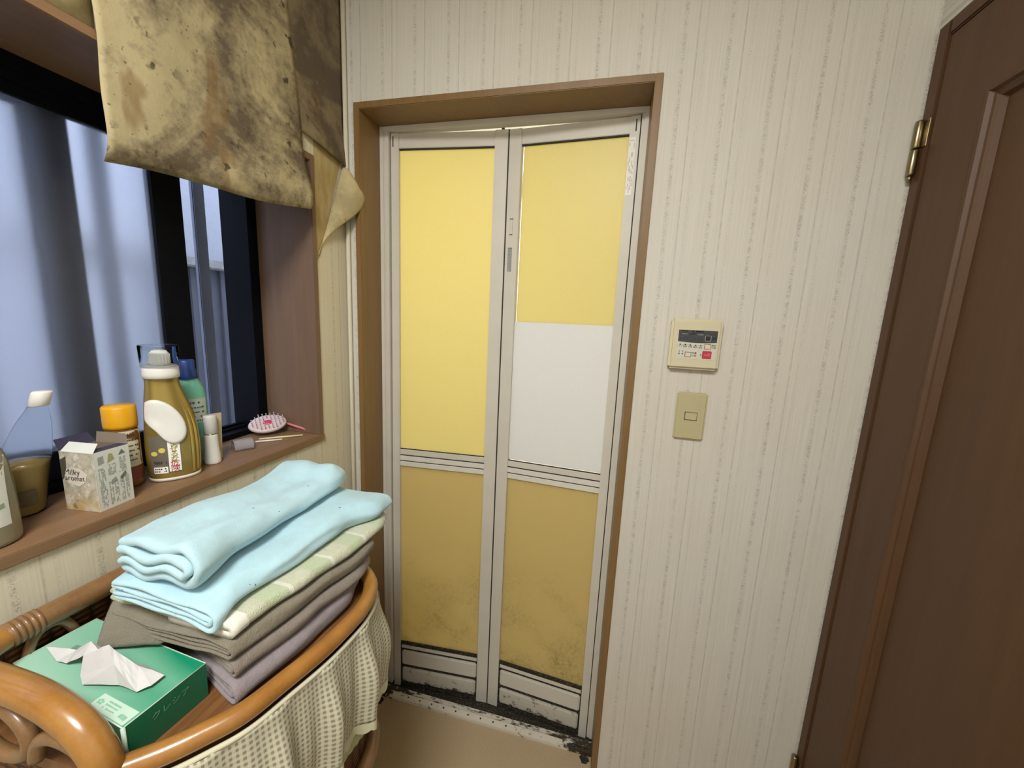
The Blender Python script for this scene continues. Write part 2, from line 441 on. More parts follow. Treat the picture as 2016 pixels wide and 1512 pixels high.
sash(-0.231, -1.10, -0.481, 0.058)

# ------------------------------------------------------------------ outside: grille bars and the neighbour's wall
gr = thing('window_grille', 'grey vertical bar grille fixed outside the window', 'grille', (-0.33, -0.6, 0.95))
GREYB = plain('grey_bar_paint', (120, 124, 142), 0.5)
for i in range(12):
    yb = -0.168-0.105*i
    box('bar', (-0.336, yb-0.016, 0.96), (-0.324, yb+0.016, 1.82), GREYB, gr, 0.002)
for zz in (0.97, 1.80): box('rail', (-0.345, -1.40, zz-0.012), (-0.337, -0.10, zz+0.012), GREYB, gr, 0.001)
nb = thing('neighbour_wall', 'pale neighbouring wall with a ledge over grey siding, outside the window', 'house wall', (-1.3, 0.2, -0.2))
NW = plain('white_stucco', (226, 228, 232), 0.8, 0, 0.04, 20, 0.4, 90, 0.003); NG = plain('grey_siding', (92, 92, 98), 0.7, 0, 0.06, 12); NL = plain('weathered_ledge', (150, 146, 140), 0.8, 0, 0.2, 30)
box('upper_wall', (-1.7, 0.30, 1.61), (-1.3, 3.0, 2.5), plain('dimmed_stucco', (170, 171, 176), 0.8, 0, 0.03, 40, 0.4, 90, 0.003), nb)  # white wall greyed in its colour to look less bright through the open gap
box('plain_upper_wall', (-1.7, -3.2, 1.61), (-1.3, 0.30, 2.5), NW, nb)
box('ledge', (-1.7, -3.2, 1.565), (-1.26, 3.0, 1.61), NL, nb, 0.006)
box('lower_wall', (-1.7, 0.30, -0.2), (-1.33, 3.0, 1.565), NG, nb)
box('plain_wall', (-1.7, -3.2, -0.2), (-1.31, 0.30, 1.565), NW, nb)
for i in range(16):
    yy = 0.40+0.16*i
    box('batten', (-1.3305, yy-0.014, -0.2), (-1.318, yy+0.014, 1.564), NG, nb, 0.002)
struct(box('ground', (-1.7, -3.2, -0.25), (-0.27, 3.0, -0.2), NG)); bpy.data.objects['ground'].name = 'floor_outside'

# ------------------------------------------------------------------ door casing (brown) round the folding door
t2 = struct(thing('trim_2', None, None, (XL, 0, 0)))
CY = D+0.045
box('casing_side', (XL, -0.004, 0.0), (XL+CW, CY, ZT), CASE, t2, 0.0015)
box('casing_side', (XR-CW, -0.004, 0.0), (XR, CY, ZT), CASE, t2, 0.0015)
box('casing_head', (XL+CW, -0.004, ZT-CW), (XR-CW, CY, ZT), CASE, t2, 0.0015)

# ------------------------------------------------------------------ folding door
FX0, FX1, FZ = XL+CW, XR-CW, ZT-CW                      # 0.0496 .. 0.8186, 1.9211
d1 = struct(thing('door_1', None, None, (0.44, D, 0)))
boxes('frame_jamb', [((FX0, D, 0.0), (FX0+0.012, D+0.06, FZ)), ((FX0+0.012, D+0.002, 0.0), (FX0+0.017, D+0.06, FZ-0.014)), ((FX0+0.017, D, 0.0), (FX0+0.029, D+0.06, FZ-0.014))], ALU, d1, 0.001)
boxes('frame_jamb', [((FX1-0.010, D, 0.0), (FX1, D+0.06, FZ)), ((FX1-0.017, D+0.003, 0.0), (FX1-0.010, D+0.06, FZ-0.014))], ALU, d1, 0.001)
box('frame_head', (FX0+0.012, D, FZ-0.014), (FX1-0.010, D+0.03, FZ), ALU, d1, 0.001)
def heavy():
    t = NT('heavy_mould_aluminium'); v = t.obj(); X, Y, Z = t.sep(v)
    f = t.noise(t.scale(v, (1, 3, 3)), 34, 5, 0.68); e = t.math('MULTIPLY', t.ramp(t.math('ABSOLUTE', t.math('SUBTRACT', X, 0.43)), 0.22, 0.40), 0.25)
    t.col(t.mix(t.ramp(t.math('ADD', f, e), 0.50, 0.60), lin((204, 199, 186)), lin((58, 48, 36)))); t.set(Roughness=0.6); return t.m
HEAVY = heavy()
def edge_dirt():
    t = NT('dirty_aluminium_edge'); v = t.obj(); X, Y, Z = t.sep(v)
    f = t.noise(v, 40, 5, 0.65); e = t.math('MULTIPLY', t.ramp(t.math('ABSOLUTE', t.math('SUBTRACT', X, 0.43)), 0.27, 0.39), 0.32)
    t.col(t.mix(t.ramp(t.math('ADD', f, e), 0.60, 0.70), lin((212, 207, 194)), lin((56, 46, 34)))); t.set(Roughness=0.5); return t.m
EDIRT = edge_dirt()
th = box('threshold', (FX0, 0.040, -0.02), (FX1, 0.062, 0.012), EDIRT, d1, 0.0015)
box('threshold_leak_block', (XL, 0.046, -0.05), (XR, 0.139, -0.031), MSEAL, d1)  # added block that closes a light leak under the door frame
box('threshold_step', (FX0, 0.066, -0.02), (FX1, 0.084, 0.006), HEAVY, d1, 0.0015)
box('threshold_track', (FX0, 0.088, -0.03), (FX1, 0.15, -0.018), MSEAL, d1, 0.0015)
box('threshold_groove', (FX0, 0.0615, -0.02), (FX1, 0.0665, -0.001), MSEAL, d1)
box('threshold_groove', (FX0, 0.0835, -0.03), (FX1, 0.0885, -0.012), MSEAL, d1)
for i in range(9):
    xx = 0.17+0.035*i*1.3
    s_ = lathe('screw', [(0.0001, 0.0125), (0.003, 0.0128), (0.003, 0.0118)], GASK, d1, 8)
    for v in s_.data.vertices: v.co += Vector((xx, 0.051, 0))

def kick_dirt():
    t = NT('kick_panel_dirty'); v = t.obj(); X, Y, Z = t.sep(v)
    f = t.noise(v, 45, 5, 0.65); e = t.math('MULTIPLY', t.ramp(Z, 0.022, -0.004), 0.22)
    t.col(t.mix(t.ramp(t.math('ADD', f, e), 0.58, 0.72), lin((202, 197, 184)), lin((70, 58, 44)))); t.set(Roughness=0.5); return t.m
KICKD = kick_dirt()
def leaf(ax, ay, bx, by, s0, s1, right):
    """one leaf from point a to point b; local u along the leaf, v into the bathroom, z up"""
    a = Vector((ax, ay, 0)); b = Vector((bx, by, 0)); L = (b-a).length; u = (b-a).normalized(); n = Vector((-u.y, u.x, 0))
    M = Matrix(((u.x, n.x, 0, a.x), (u.y, n.y, 0, a.y), (0, 0, 1, 0), (0, 0, 0, 1)))
    z0, z1 = -0.016, 1.906; zt = 1.864; T = 0.024
    P = lambda *q: q
    bm = bmesh.new()
    bbox(bm, (0.001, 0, z0), (s0, T, z1), 0.0012, 2, M); bbox(bm, (L-s1, 0, z0), (L-0.001, T, z1), 0.0012, 2, M)
    bbox(bm, (s0, 0.002, zt), (L-s1, T, z1-0.001), 0.0012, 2, M)
    lf = bmobj('door_leaf', bm, ALU, d1)
    i0, i1 = s0, L-s1
    g = 0.003 if right else 0.0
    # upper panel(s)
    if right:
        box('upper_panel', (i0+0.005, 0.010, 1.366), (i1+0.002, 0.013, zt+0.004), YEL, lf, M=M)
        box('white_panel', (i0-0.002, 0.009, 0.925), (i1+0.002, 0.012, 1.366), WACR, lf, M=M)
    else:
        box('upper_panel', (i0-0.002, 0.010, 0.915), (i1+0.002, 0.013, zt+0.004), YEL, lf, M=M)
    mz = 0.860
    for (za, zb, v0) in ((mz+0.041, mz+0.060, 0.004), (mz+0.021, mz+0.037, 0.002), (mz+0.000, mz+0.017, 0.004)):
        box('mid_rail_rib', (i0, v0, za), (i1, T-0.002, zb), ALU if za > mz+0.03 else WHITEALU, lf, 0.0012, M=M)
    box('mid_rail_core', (i0, 0.007, mz+0.001), (i1, T-0.003, mz+0.059), MSEAL, lf, M=M)
    box('lower_panel', (i0-0.002, 0.010, 0.170), (i1+0.002, 0.013, mz+0.002), YELD, lf, M=M)
    box('kick_core', (i0, 0.012, z0), (i1, T-0.002, 0.172), MSEAL, lf, M=M)
    box('kick_rib', (i0+0.001, 0.006, 0.143), (i1-0.001, 0.016, 0.157), GRIME, lf, 0.002, M=M)
    box('kick_panel', (i0+0.004, 0.005, 0.073), (i1-0.004, 0.016, 0.132), ALU, lf, 0.004, M=M)
    box('kick_panel', (i0+0.005, 0.004, z0+0.016), (i1-0.006, 0.016, 0.059), KICKD, lf, 0.004, M=M)
    box('bottom_seal', (i0-0.004, 0.003, z0-0.002), (i1+0.004, 0.018, z0+0.010), MSEAL, lf, M=M)
    # mouldy seals along panel edges
    box('panel_seal', (i0-0.001, 0.0035, zt-0.0035), (i1+0.001, 0.010, zt+0.001), GASK, lf, M=M)
    box('panel_seal', (i0-0.0005, 0.006, mz+0.0575), (i1+0.0005, 0.0105, mz+0.0625), MSEAL, lf, M=M)
    box('panel_seal', (i0-0.0005, 0.005, 0.160), (i1+0.0005, 0.0105, 0.172), MSEAL, lf, M=M)
    box('side_seal', (i0-0.001, 0.004, z0), (i0+0.003, 0.010, 0.165), MSEAL, lf, M=M)
    box('side_seal', (i1-0.003, 0.004, z0), (i1+0.001, 0.010, 0.165), MSEAL, lf, M=M)
    return lf, M, L, i0, i1
def blotch(name, cx, cy, rx, ry, z, sd, parent):
    rnd = random.Random(sd); n = 22; vs = [(cx, cy, z)]
    for k in range(n):
        a = 2*math.pi*k/n; r = rnd.uniform(0.6, 1.0); vs.append((cx+rx*r*math.cos(a), cy+ry*r*math.sin(a), z))
    mk(name, vs, [(0, 1+k, 1+(k+1) % n) for k in range(n)], MSEAL, parent)
blotch('mould_patch', 0.798, 0.030, 0.021, 0.016, 0.0006, 4, d1); blotch('mould_patch', 0.070, 0.022, 0.018, 0.016, 0.0006, 5, d1)
blotch('mould_patch', 0.775, 0.052, 0.040, 0.009, 0.0124, 6, d1); blotch('mould_patch', 0.085, 0.052, 0.034, 0.009, 0.0124, 7, d1)
WHITEALU = plain('pale_aluminium', (220, 217, 208), 0.4, 0, 0.03)
lfL, ML, LL, _, _ = leaf(FX0+0.031, D+0.010, 0.4405, D+0.036, 0.026, 0.040, False)
lfR, MR, LR, Ri0, Ri1 = leaf(0.4425, D+0.036, FX1-0.019, D+0.010, 0.038, 0.026, True)
box('light_leak_strip', (LR-0.0005, 0.006, -0.016), (LR+0.006, 0.018, 1.906), GASK, lfR, M=MR)  # strips added along both jambs to stop light leaking past the leaves
box('light_leak_strip', (-0.006, 0.006, -0.016), (0.0005, 0.018, 1.906), GASK, lfL, M=ML)
box('pivot_slot', (0.0065, -0.0004, 1.868), (0.0095, 0.002, 1.897), GASK, lfL, M=ML)
box('pivot_slot', (LR-0.012, -0.0004, 1.868), (LR-0.009, 0.002, 1.897), GASK, lfR, M=MR)
box('center_gasket', (LL-0.001, 0.004, -0.016), (LL+0.004, 0.02, 1.90), GASK, lfL, M=ML)
boxes('pivot_clip', [((LL-0.022, 0.004, 1.905), (LL-0.014, 0.016, 1.9125)), ((LL-0.014, 0.006, 1.905), (LL+0.022, 0.014, 1.9085))], GASK, lfL, M=ML)
# latch plate and stickers on the right leaf
def onleaf(M, v=-0.0006): return lambda u, z: M @ Vector((u, v, z))
st = box('warning_sticker', (LR-0.0255, -0.0006, 1.711), (LR-0.0085, 0.0, 1.854), PAPERW, lfR, M=MR)
random.seed(3)
lines = [((LR-0.0235, -0.0009, 1.8455), (LR-0.0105, -0.0006, 1.8468))]
for k in range(5):
    zc = 1.84
    while zc > 1.722:
        h = random.uniform(0.004, 0.014)
        if random.random() < 0.6: lines.append(((LR-0.0235+k*0.0029, -0.0009, zc-h), (LR-0.0235+k*0.0029+0.0013, -0.0006, zc)))
        zc -= h+random.uniform(0.002, 0.01)
boxes('sticker_print', lines, plain('faint_ink', (176, 172, 166), 0.6), lfR, M=MR)
STK = plain('grey_sticker', (160, 160, 158), 0.5)
box('grey_sticker', (0.0095, -0.0006, 1.513), (0.0225, 0.0, 1.582), STK, lfR, M=MR)
lines = [((0.0100, -0.0009, 1.577), (0.0220, -0.0006, 1.581))]
for k in range(3):
    zc = 1.574
    while zc > 1.52:
        h = random.uniform(0.003, 0.008); lines.append(((0.0112+k*0.0036, -0.0009, zc-h), (0.0112+k*0.0036+0.0016, -0.0006, zc))); zc -= h+random.uniform(0.002, 0.006)
boxes('sticker_print', lines, INKG, lfR, M=MR)
box('latch_plate', (0.0125, -0.0012, 1.618), (0.0215, 0.0, 1.662), ALU, lfR, 0.0008, M=MR)
boxes('latch_slot', [((0.0120, -0.0016, 1.6612), (0.0225, 0.0, 1.6634)), ((0.0120, -0.0016, 1.6175), (0.0215, 0.0, 1.6192))], GASK, lfR, M=MR)

# ------------------------------------------------------------------ bathroom behind the folding door
BW = plain('bathroom_panel', (226, 223, 212), 0.5)
struct(box('wall_bath_far', (-0.5, 1.5, -0.12), (1.6, 1.55, 2.2), BW)); struct(box('wall_bath_left', (-0.55, 0.14, -0.12), (-0.5, 1.55, 2.2), BW)); struct(box('wall_bath_right', (1.6, 0.14, -0.12), (1.65, 1.55, 2.2), BW))
struct(boxes('wall_bath_front', [((-0.55, 0.10, -0.17), (-0.02, 0.14, 2.25)), ((W+0.15, 0.10, -0.17), (1.65, 0.14, 2.25)), ((-0.02, 0.10, -0.17), (W+0.15, 0.14, -0.05))], BW))
struct(box('floor_bath', (-0.55, 0.14, -0.17), (1.65, 1.55, -0.12), BW)); struct(box('ceiling_bath', (-0.55, 0.14, 2.2), (1.65, 1.55, 2.25), BW))
def lamp(cfg, name, label, ceil):
    x, y, z = cfg['loc']; r = cfg['size']
    l = thing(name, label, 'lamp', (x, y, ceil))
    p1 = lathe('base', [(0.001, 0), (r*0.95, 0), (r*0.95, -0.015), (0.001, -0.015)], WHITE, l)
    em = NT(name+'_diffuser'); em.b.inputs['Emission Color'].default_value = cfg['col']+(1,); em.b.inputs['Emission Strength'].default_value = 2.0
    p2 = lathe('diffuser', smooth_prof([(r, -0.015), (r*0.98, -0.03), (r*0.7, -0.045), (0.002, -0.05)], 4), em.m, l)
    for c in (p1, p2):
        c.matrix_parent_inverse = Matrix.Identity(4)
    ld = bpy.data.lights.new(name+'_light', 'AREA'); ld.shape = 'DISK'; ld.size = r*2; ld.energy = cfg['watt']; ld.color = cfg['col']
    lo = bpy.data.objects.new(name+'_light', ld); C.objects.link(lo); lo.location = (x, y, ceil-0.056)
lamp(BATH_LAMP, 'bathroom_lamp', 'round white ceiling lamp lit behind the folding door', 2.2)
lamp(ROOM_LAMP, 'ceiling_lamp', 'round white ceiling lamp lit over the washroom', ZC)

# ------------------------------------------------------------------ brown door in the right wall
struct(box('door_light_block', (W+0.09, DY0-0.01, -0.05), (W+0.11, DY1+0.001, DZ+0.01), BROWN))  # unseen backing added behind the door so no sky light shows through its gaps
d2 = struct(thing('door_2', None, None, (W, -0.45, 0)))
box('casing_side', (W-0.001, -0.031, 0), (W+0.08, DY1, DZ), BROWN, d2, 0.003)
box('casing_side', (W-0.001, DY0, 0), (W+0.08, DY0+0.028, DZ), BROWN, d2, 0.003)
box('casing_head', (W-0.001, DY0+0.028, DZ-0.028), (W+0.08, -0.031, DZ), BROWN, d2, 0.003)
SY0, SY1, SZ1 = DY0+0.031, -0.0345, DZ-0.031
PY0, PY1, PZ0, PZ1 = SY0+0.118, -0.157, 0.14, 1.779
slab = boxes('door_slab', [((W+0.002, SY0, 0.006), (W+0.036, PY0, SZ1)), ((W+0.002, PY1, 0.006), (W+0.036, SY1, SZ1)), ((W+0.002, PY0, PZ1), (W+0.036, PY1, SZ1)), ((W+0.002, PY0, 0.006), (W+0.036, PY1, PZ0))], BROWN, d2)
box('door_panel', (W+0.012, PY0-0.004, PZ0-0.004), (W+0.028, PY1+0.004, PZ1+0.004), BROWN, d2)
def ring(name, y0, y1, z0, z1, prof, mat, parent):
    """mitred moulding: profile points (inward, x) swept round a rectangle"""
    vs = []; fs = []; n = len(prof)
    for (sy, sz) in ((0, 0), (1, 0), (1, 1), (0, 1)):
        for (d, x) in prof:
            vs.append((x, (y0+d) if sy == 0 else (y1-d), (z0+d) if sz == 0 else (z1-d)))
    for c in range(4):
        for k in range(n-1):
            a = c*n+k; b = ((c+1) % 4)*n+k; fs.append((a, b, b+1, a+1))
    return mk(name, vs, fs, mat, parent)
ring('panel_moulding', PY0, PY1, PZ0, PZ1, [(-0.010, W+0.002), (-0.009, W-0.003), (-0.004, W-0.006), (0.001, W-0.005), (0.004, W+0.001), (0.007, W+0.003), (0.010, W+0.0005), (0.014, W+0.004), (0.017, W+0.012)], BROWN, d2)
def hinge(z1):
    h = box('hinge', (W-0.0030, -0.030, z1-0.052), (W-0.0008, -0.016, z1), STEEL, d2, 0.0008)
    for za, zb in ((z1-0.050, z1+0.001), (z1-0.101, z1-0.053)):
        kn = lathe('knuckle', [(0.001, za), (0.0065, za), (0.0072, za+0.002), (0.0072, zb-0.002), (0.0065, zb), (0.001, zb)], STEEL, h, 18)
        for v in kn.data.vertices: v.co += Vector((W-0.0085, -0.0115, 0))
    kn = lathe('pin_cap', [(0.001, z1-0.112), (0.004, z1-0.112), (0.0045, z1-0.103), (0.001, z1-0.102)], STEEL, h, 14)
    for v in kn.data.vertices: v.co += Vector((W-0.0085, -0.0115, 0))
hinge(1.799); hinge(0.258)
kn = lathe('door_knob', smooth_prof([(0.001, 0), (0.022, 0.0), (0.022, 0.006), (0.010, 0.012), (0.010, 0.03), (0.024, 0.04), (0.026, 0.055), (0.015, 0.066), (0.001, 0.067)], 4), STEEL, d2, 24)
for v in kn.data.vertices: v.co = Vector((W+0.002-v.co.z, SY0+0.05+v.co.x, 0.95+v.co.y))

# ------------------------------------------------------------------ wall switch and bathroom controller
sw = thing('light_switch', 'khaki switch plate with one small rocker below the control panel', 'switch', (0.9775, 0, 1.091))
box('plate', (0.942, -0.0085, 1.091), (1.013, 0.0, 1.212), KHAKI, sw, 0.004, 3)
boxes('rocker_gap', [((0.9637, -0.0088, 1.1415), (0.9932, -0.0080, 1.1625))], GASK, sw)
box('rocker', (0.9650, -0.0115, 1.1430), (0.9920, -0.0082, 1.1615), KHAKI, sw, 0.0012)

ct = thing('bathroom_controller', 'ivory bathroom fan control panel with dark display and red button', 'control panel', (0.967, 0, 1.272))
bm = bmesh.new(); bbox(bm, (0.9095, -0.021, 1.2705), (1.0235, 0.0, 1.3915), 0.006, 4)
bmobj('body', bm, IVORY, ct)
def cf(u, z): return Vector((u, -0.0218, z))
LBL = plain('pale_label', (206, 204, 190), 0.5, 0, 0.01); DARKP = plain('charcoal_print', (62, 64, 68), 0.5, 0, 0.02); REDB = plain('red_button', (196, 52, 72), 0.4, 0, 0.03); CREAM = plain('cream_button', (218, 204, 186), 0.4)
PX0, PX1, PZA, PZB = 0.9260, 1.0135, 1.2955, 1.3655
lab = box('label_panel', (PX0, -0.0215, PZA), (PX1, -0.0205, PZB), LBL, ct, 0.0004)
n = 16; vs = []; fs = []
for i in range(n+1):
    u = i/n; x = PX0+0.0006+(PX1-PX0-0.0012)*u; zb = 1.3375-0.0025*math.sin(math.pi*u)
    for (z, y) in ((PZB-0.0004, -0.0218), (zb, -0.0218), (zb, -0.0214), (PZB-0.0004, -0.0214)): vs.append((x, y, z))
for i in range(n):
    for k in range(4): a = i*4+k; b = i*4+(k+1) % 4; fs.append((a, b, b+4, a+4))
fs += [(0, 1, 2, 3), tuple(n*4+k for k in range(4))]
mk('display', vs, fs, DARKP, ct)
def cb(name, x0, x1, z0, z1, mat, y=-0.0226, bev=0.001): return box(name, (x0, y, z0), (x1, -0.0212, z1), mat, ct, bev)
GLN = plain('button_outline', (120, 112, 98), 0.5)
cb('button_rim', 0.9868, 1.0012, 1.3212, 1.3338, GLN, -0.0219, 0.0003); cb('button', 0.9874, 1.0006, 1.3218, 1.3332, CREAM)
cb('button_rim', 0.9452, 0.9598, 1.3002, 1.3128, GLN, -0.0219, 0.0003); cb('button', 0.9458, 0.9592, 1.3008, 1.3122, CREAM)
red = cb('red_button', 0.9842, 1.0042, 1.2988, 1.3168, REDB, -0.0234, 0.0022)
boxes('timer_button_rim', [((0.9865, -0.0221, 1.3405), (0.9995, -0.0217, 1.3412)), ((0.9865, -0.0221, 1.3525), (0.9995, -0.0217, 1.3532)), ((0.9865, -0.0221, 1.3405), (0.9872, -0.0217, 1.3532)), ((0.9988, -0.0221, 1.3405), (0.9995, -0.0217, 1.3532))], INKW, ct)
cb('timer_button', 0.9877, 0.9983, 1.3417, 1.3520, GASK, -0.0224, 0.0008)
PINKT = plain('pink_ink', (232, 150, 158), 0.5)
def cft(y): return lambda u, z: Vector((u, y, z))
text('button_text', [('入切', 0.0082, 0.9942, 1.3078, 0.014)], PINKT, red, cft(-0.0236))
text('white_print', [('24時間', 0.0048, 0.958, 1.3555), ('タイマー', 0.0042, 1.004, 1.3562, 0.0145), ('設定', 0.0048, 1.0065, 1.3468, 0.0095), ('9', 0.0045, 0.932, 1.3445), ('6', 0.0045, 0.940, 1.3443), ('4', 0.0045, 0.948, 1.3440), ('3', 0.0045, 0.956, 1.3437), ('2', 0.0045, 0.964, 1.3435), ('1', 0.0045, 0.9715, 1.3432), ('0.5', 0.0042, 0.9795, 1.3430)], INKW, ct, cf)
marks('title_print', [(0.930, 0.946, 1.3625, 0.0022), (0.957, 0.962, 1.3622, 0.0030), (0.965, 0.983, 1.3622, 0.0026)], INKW, ct, cf, 2)
for (xa, xb, za) in ((0.934, 0.9465, 1.3553), (0.969, 0.982, 1.3545)): box('white_rule', (xa, -0.0221, za), (xb, -0.0217, za+0.0007), INKW, ct)
text('black_print', [('ドライ', 0.0036, 0.9315, 1.3258, 0.010), ('乾燥', 0.0042, 0.9435, 1.3255, 0.0085), ('衣類', 0.0042, 0.9555, 1.3250, 0.0085), ('暖房', 0.0042, 0.9670, 1.3247, 0.0085), ('換気', 0.0042, 0.9785, 1.3240, 0.0085), ('運転', 0.0048, 1.0072, 1.3305, 0.0098), ('切替', 0.0048, 1.0072, 1.3250, 0.0098), ('強', 0.0038, 0.9322, 1.3135), ('弱', 0.0038, 0.9398, 1.3135), ('風量', 0.0046, 0.9662, 1.3105, 0.0105), ('切替', 0.0046, 0.9662, 1.3040, 0.0105)], INK, ct, cf)
dots = [(0.9325, 1.3302), (0.9440, 1.3300), (0.9555, 1.3297), (0.9670, 1.3293), (0.9785, 1.3290), (0.9320, 1.3080), (0.9395, 1.3078), (0.9810, 1.3072)]
for (x, z) in dots:
    vs, fs = lathe_geo([(0.0002, 0), (0.0015, 0), (0.0015, 0.0008), (0.0002, 0.0008)], 10)
    mk('indicator_light', [(x+v[0], -0.0217-v[2], z+v[1]) for v in vs], fs, GASK, ct)
boxes('indicator_rule', [((0.9325, -0.0218, 1.3294), (0.9868, -0.0216, 1.3298))], GLN, ct)

# ------------------------------------------------------------------ peeling mouldy wallpaper on the window wall
def sheet(name, fn, nu, nv, mat, label, cat='wallpaper', thick=0.0012, uvs=False, parent=None):
    vs = []; fs = []; uv = []
    for j in range(nv+1):
        for i in range(nu+1):
            p = fn(i/nu, j/nv); vs.append(Vector(p)); uv.append((i/nu, j/nv))
    for j in range(nv):
        for i in range(nu):
            a = j*(nu+1)+i; fs.append((a, a+1, a+nu+2, a+nu+1))
    org = None
    if parent is None:
        zmin = min(v.z for v in vs); org = Vector((sum(v.x for v in vs)/len(vs), sum(v.y for v in vs)/len(vs), zmin))
    o = mk(name, vs, fs, mat, parent, True, uv if uvs else None, origin=org)
    md = o.modifiers.new('thickness', 'SOLIDIFY'); md.thickness = thick; md.offset = 0
    if label: tag(o, label, cat)
    return o
def nz(x, y, z, s): return noise.noise(Vector((x*s, y*s, z*s)))
def smst(a, b, x): t = max(0.0, min(1.0, (x-a)/(b-a))); return t*t*(3-2*t)
def hang(u, v):                                          # u: left to right, v: top to bottom
    zb = 1.571+0.037*u+0.004*math.sin(u*7); z = ZC-0.002-(ZC-zb-0.002)*v
    lt = 1.76-z
    yl = -0.560-0.008*smst(0, 0.1, lt) - 0.10*smst(0.0, 0.5, -lt); yr = -0.192+0.020*smst(2.1, 1.75, z)
    y = yl+(yr-yl)*u
    x = 0.0035+0.010*smst(0.25, -0.05, -lt)*(0.5+0.5*u)+0.022*smst(0, 0.16, lt)*(0.35+0.65*u)
    x += 0.0035*nz(u*3, v*4, 1.0, 1.7)*smst(0.35, 0.0, -lt) + 0.004*math.sin(u*5+v*3)*smst(0, 0.1, lt)
    x = max(x, 0.0032)
    if v > 0.94: x -= 0.012*((v-0.94)/0.06)**2; z += 0.006*((v-0.94)/0.06)**2
    return (x, y, z)
sheet('wallpaper_sheet', hang, 40, 70, MOULD, 'large mould-stained wallpaper sheet hanging down over the window')
sheet('wallpaper_sheet', lambda u, v: (0.0022+0.0012*nz(u*4, v*3, 2, 1.5), -1.30+0.74*u, ZC-0.002-(ZC-0.002-1.7575)*v), 24, 12, MOULDC, 'yellow-brown stained wallpaper still stuck on the wall above the window head')
def strip(u, v):
    y = -0.20+0.197*u; zb = 1.800-0.030*u; z = ZC-0.002-(ZC-zb-0.002)*v
    lift = smst(0.80, 1.0, v)
    x = 0.0022+0.0015*abs(nz(u*3, v*6, 4, 1.6))+0.012*lift*(0.4+0.6*math.sin(math.pi*u*0.8))
    return (x, y-0.0035*u, z)
sheet('wallpaper_sheet', strip, 16, 50, MOULDB, 'dark brown mouldy wallpaper strip torn off above the curled flap')
BARE = NT('bare_paste_wall'); BARE.col(BARE.mix(BARE.ramp(BARE.noise(BARE.scale(BARE.obj(), (1, 1, 0.3)), 40, 4), 0.35, 0.65), lin((166, 144, 94)), lin((190, 172, 126)))); BARE.set(Roughness=0.9); BARE = BARE.m
mk('bare_wall_patch', [(0.0008, -0.1245, 1.50), (0.0008, -0.112, 1.52), (0.0008, -0.016, 1.795), (0.0008, -0.1245, 1.81)], [(0, 1, 2, 3)], BARE, wl)
P1 = Vector((0, -0.014, 1.775)); P2 = Vector((0, -0.119, 1.515))
def flap(u, v):                                          # v along the fold from bottom to top, u away from it
    F = P2.lerp(P1, v)
    ln = 0.105*(smst(0.0, 0.86, v)**1.15) if v < 0.86 else 0.105*(1-0.75*((v-0.86)/0.14)**1.3)
    d = ln*u; ang = 1.25-1.0*u                          # leaves the wall, then bends over toward the door
    x = 0.0022+d*math.sin(0.35+0.62*ang); t = d*math.cos(0.35+0.62*ang)*0.55
    return (x, F.y+0.926*t-0.004*u, F.z-0.378*t-0.26*d*u)
sheet('wallpaper_flap', flap, 16, 30, MOULDC, 'cream wallpaper corner curling away from the wall beside the door casing')

# ------------------------------------------------------------------ things on the window sill
ROT = math.radians(56)
def item(name, label, cat, x, y, rot=ROT, group=None): return thing(name, label, cat, (x, y, SZ+0.0004), rot, group)

# gold detergent bottle
g = item('detergent_bottle', 'gold detergent bottle with white kidney-shaped grip and clear cap', 'bottle', -0.063, -0.468)
GOLD = plain('gold_plastic', (160, 138, 74), 0.30, 0.5, 0.05, 12); GOLDL = plain('pale_gold_stripe', (206, 178, 96), 0.3, 0.5)
gp = [(0.030, 0.0), (0.0385, 0.006), (0.041, 0.03), (0.0415, 0.07), (0.040, 0.10), (0.036, 0.135), (0.030, 0.165), (0.0255, 0.188), (0.0255, 0.203)]
GPR = smooth_prof(gp, 6)
def goff(z): return -0.0072*smst(0.10, 0.20, z)
lathe('body', GPR, GOLD, g, 40, 1.0, 0.74, 2.3, goff)
def rad_at(pr, z):
    for (r0, z0), (r1, z1) in zip(pr, pr[1:]):
        if z0 <= z <= z1 and z1 > z0: return r0+(r1-r0)*(z-z0)/(z1-z0)
    return pr[-1][0]
def on_bottle(pr, ay, power, off, eps):
    def fn(u, z):
        r = rad_at(pr, z); x = u-(off(z) if off else 0); q = min(0.995, abs(x)/r)
        return Vector((u, -(ay*r*(1-q**power)**(1/power))-eps, z))
    return fn
gs = on_bottle(GPR, 0.74, 2.3, goff, 0.0004)
lathe('base_rim', [(0.028, -0.0003), (0.0392, 0.001), (0.0398, 0.006), (0.0385, 0.0068), (0.02, 0.0069)], WHITE, g, 40, 1.0, 0.74, 2.3)
lathe('collar', [(0.0255, 0.2005), (0.0275, 0.2015), (0.0280, 0.208), (0.0270, 0.221), (0.0250, 0.224), (0.002, 0.2245)], WHITE, g, 32, 1, 0.95, 2, lambda z: -0.0072)
lathe('spout', [(0.013, 0.2245), (0.0150, 0.226), (0.0150, 0.244), (0.011, 0.249), (0.001, 0.250)], WHITE, g, 24, 1, 1, 2, lambda z: -0.0072)
for k in range(20):
    a = 2*math.pi*k/20; c = Vector((-0.0072+0.0152*math.cos(a), 0.0152*math.sin(a), 0.235))
    if math.sin(a) < 0.3: box('spout_ridge', (c.x-0.0007, c.y-0.0007, 0.228), (c.x+0.0007, c.y+0.0007, 0.243), WHITE, g)
lathe('clear_cap', [(0.0268, 0.222), (0.0285, 0.223), (0.0298, 0.262), (0.0288, 0.2625), (0.0275, 0.224), (0.0268, 0.2235)], CLEAR, g, 36, 1, 1, 2, lambda z: -0.0072)
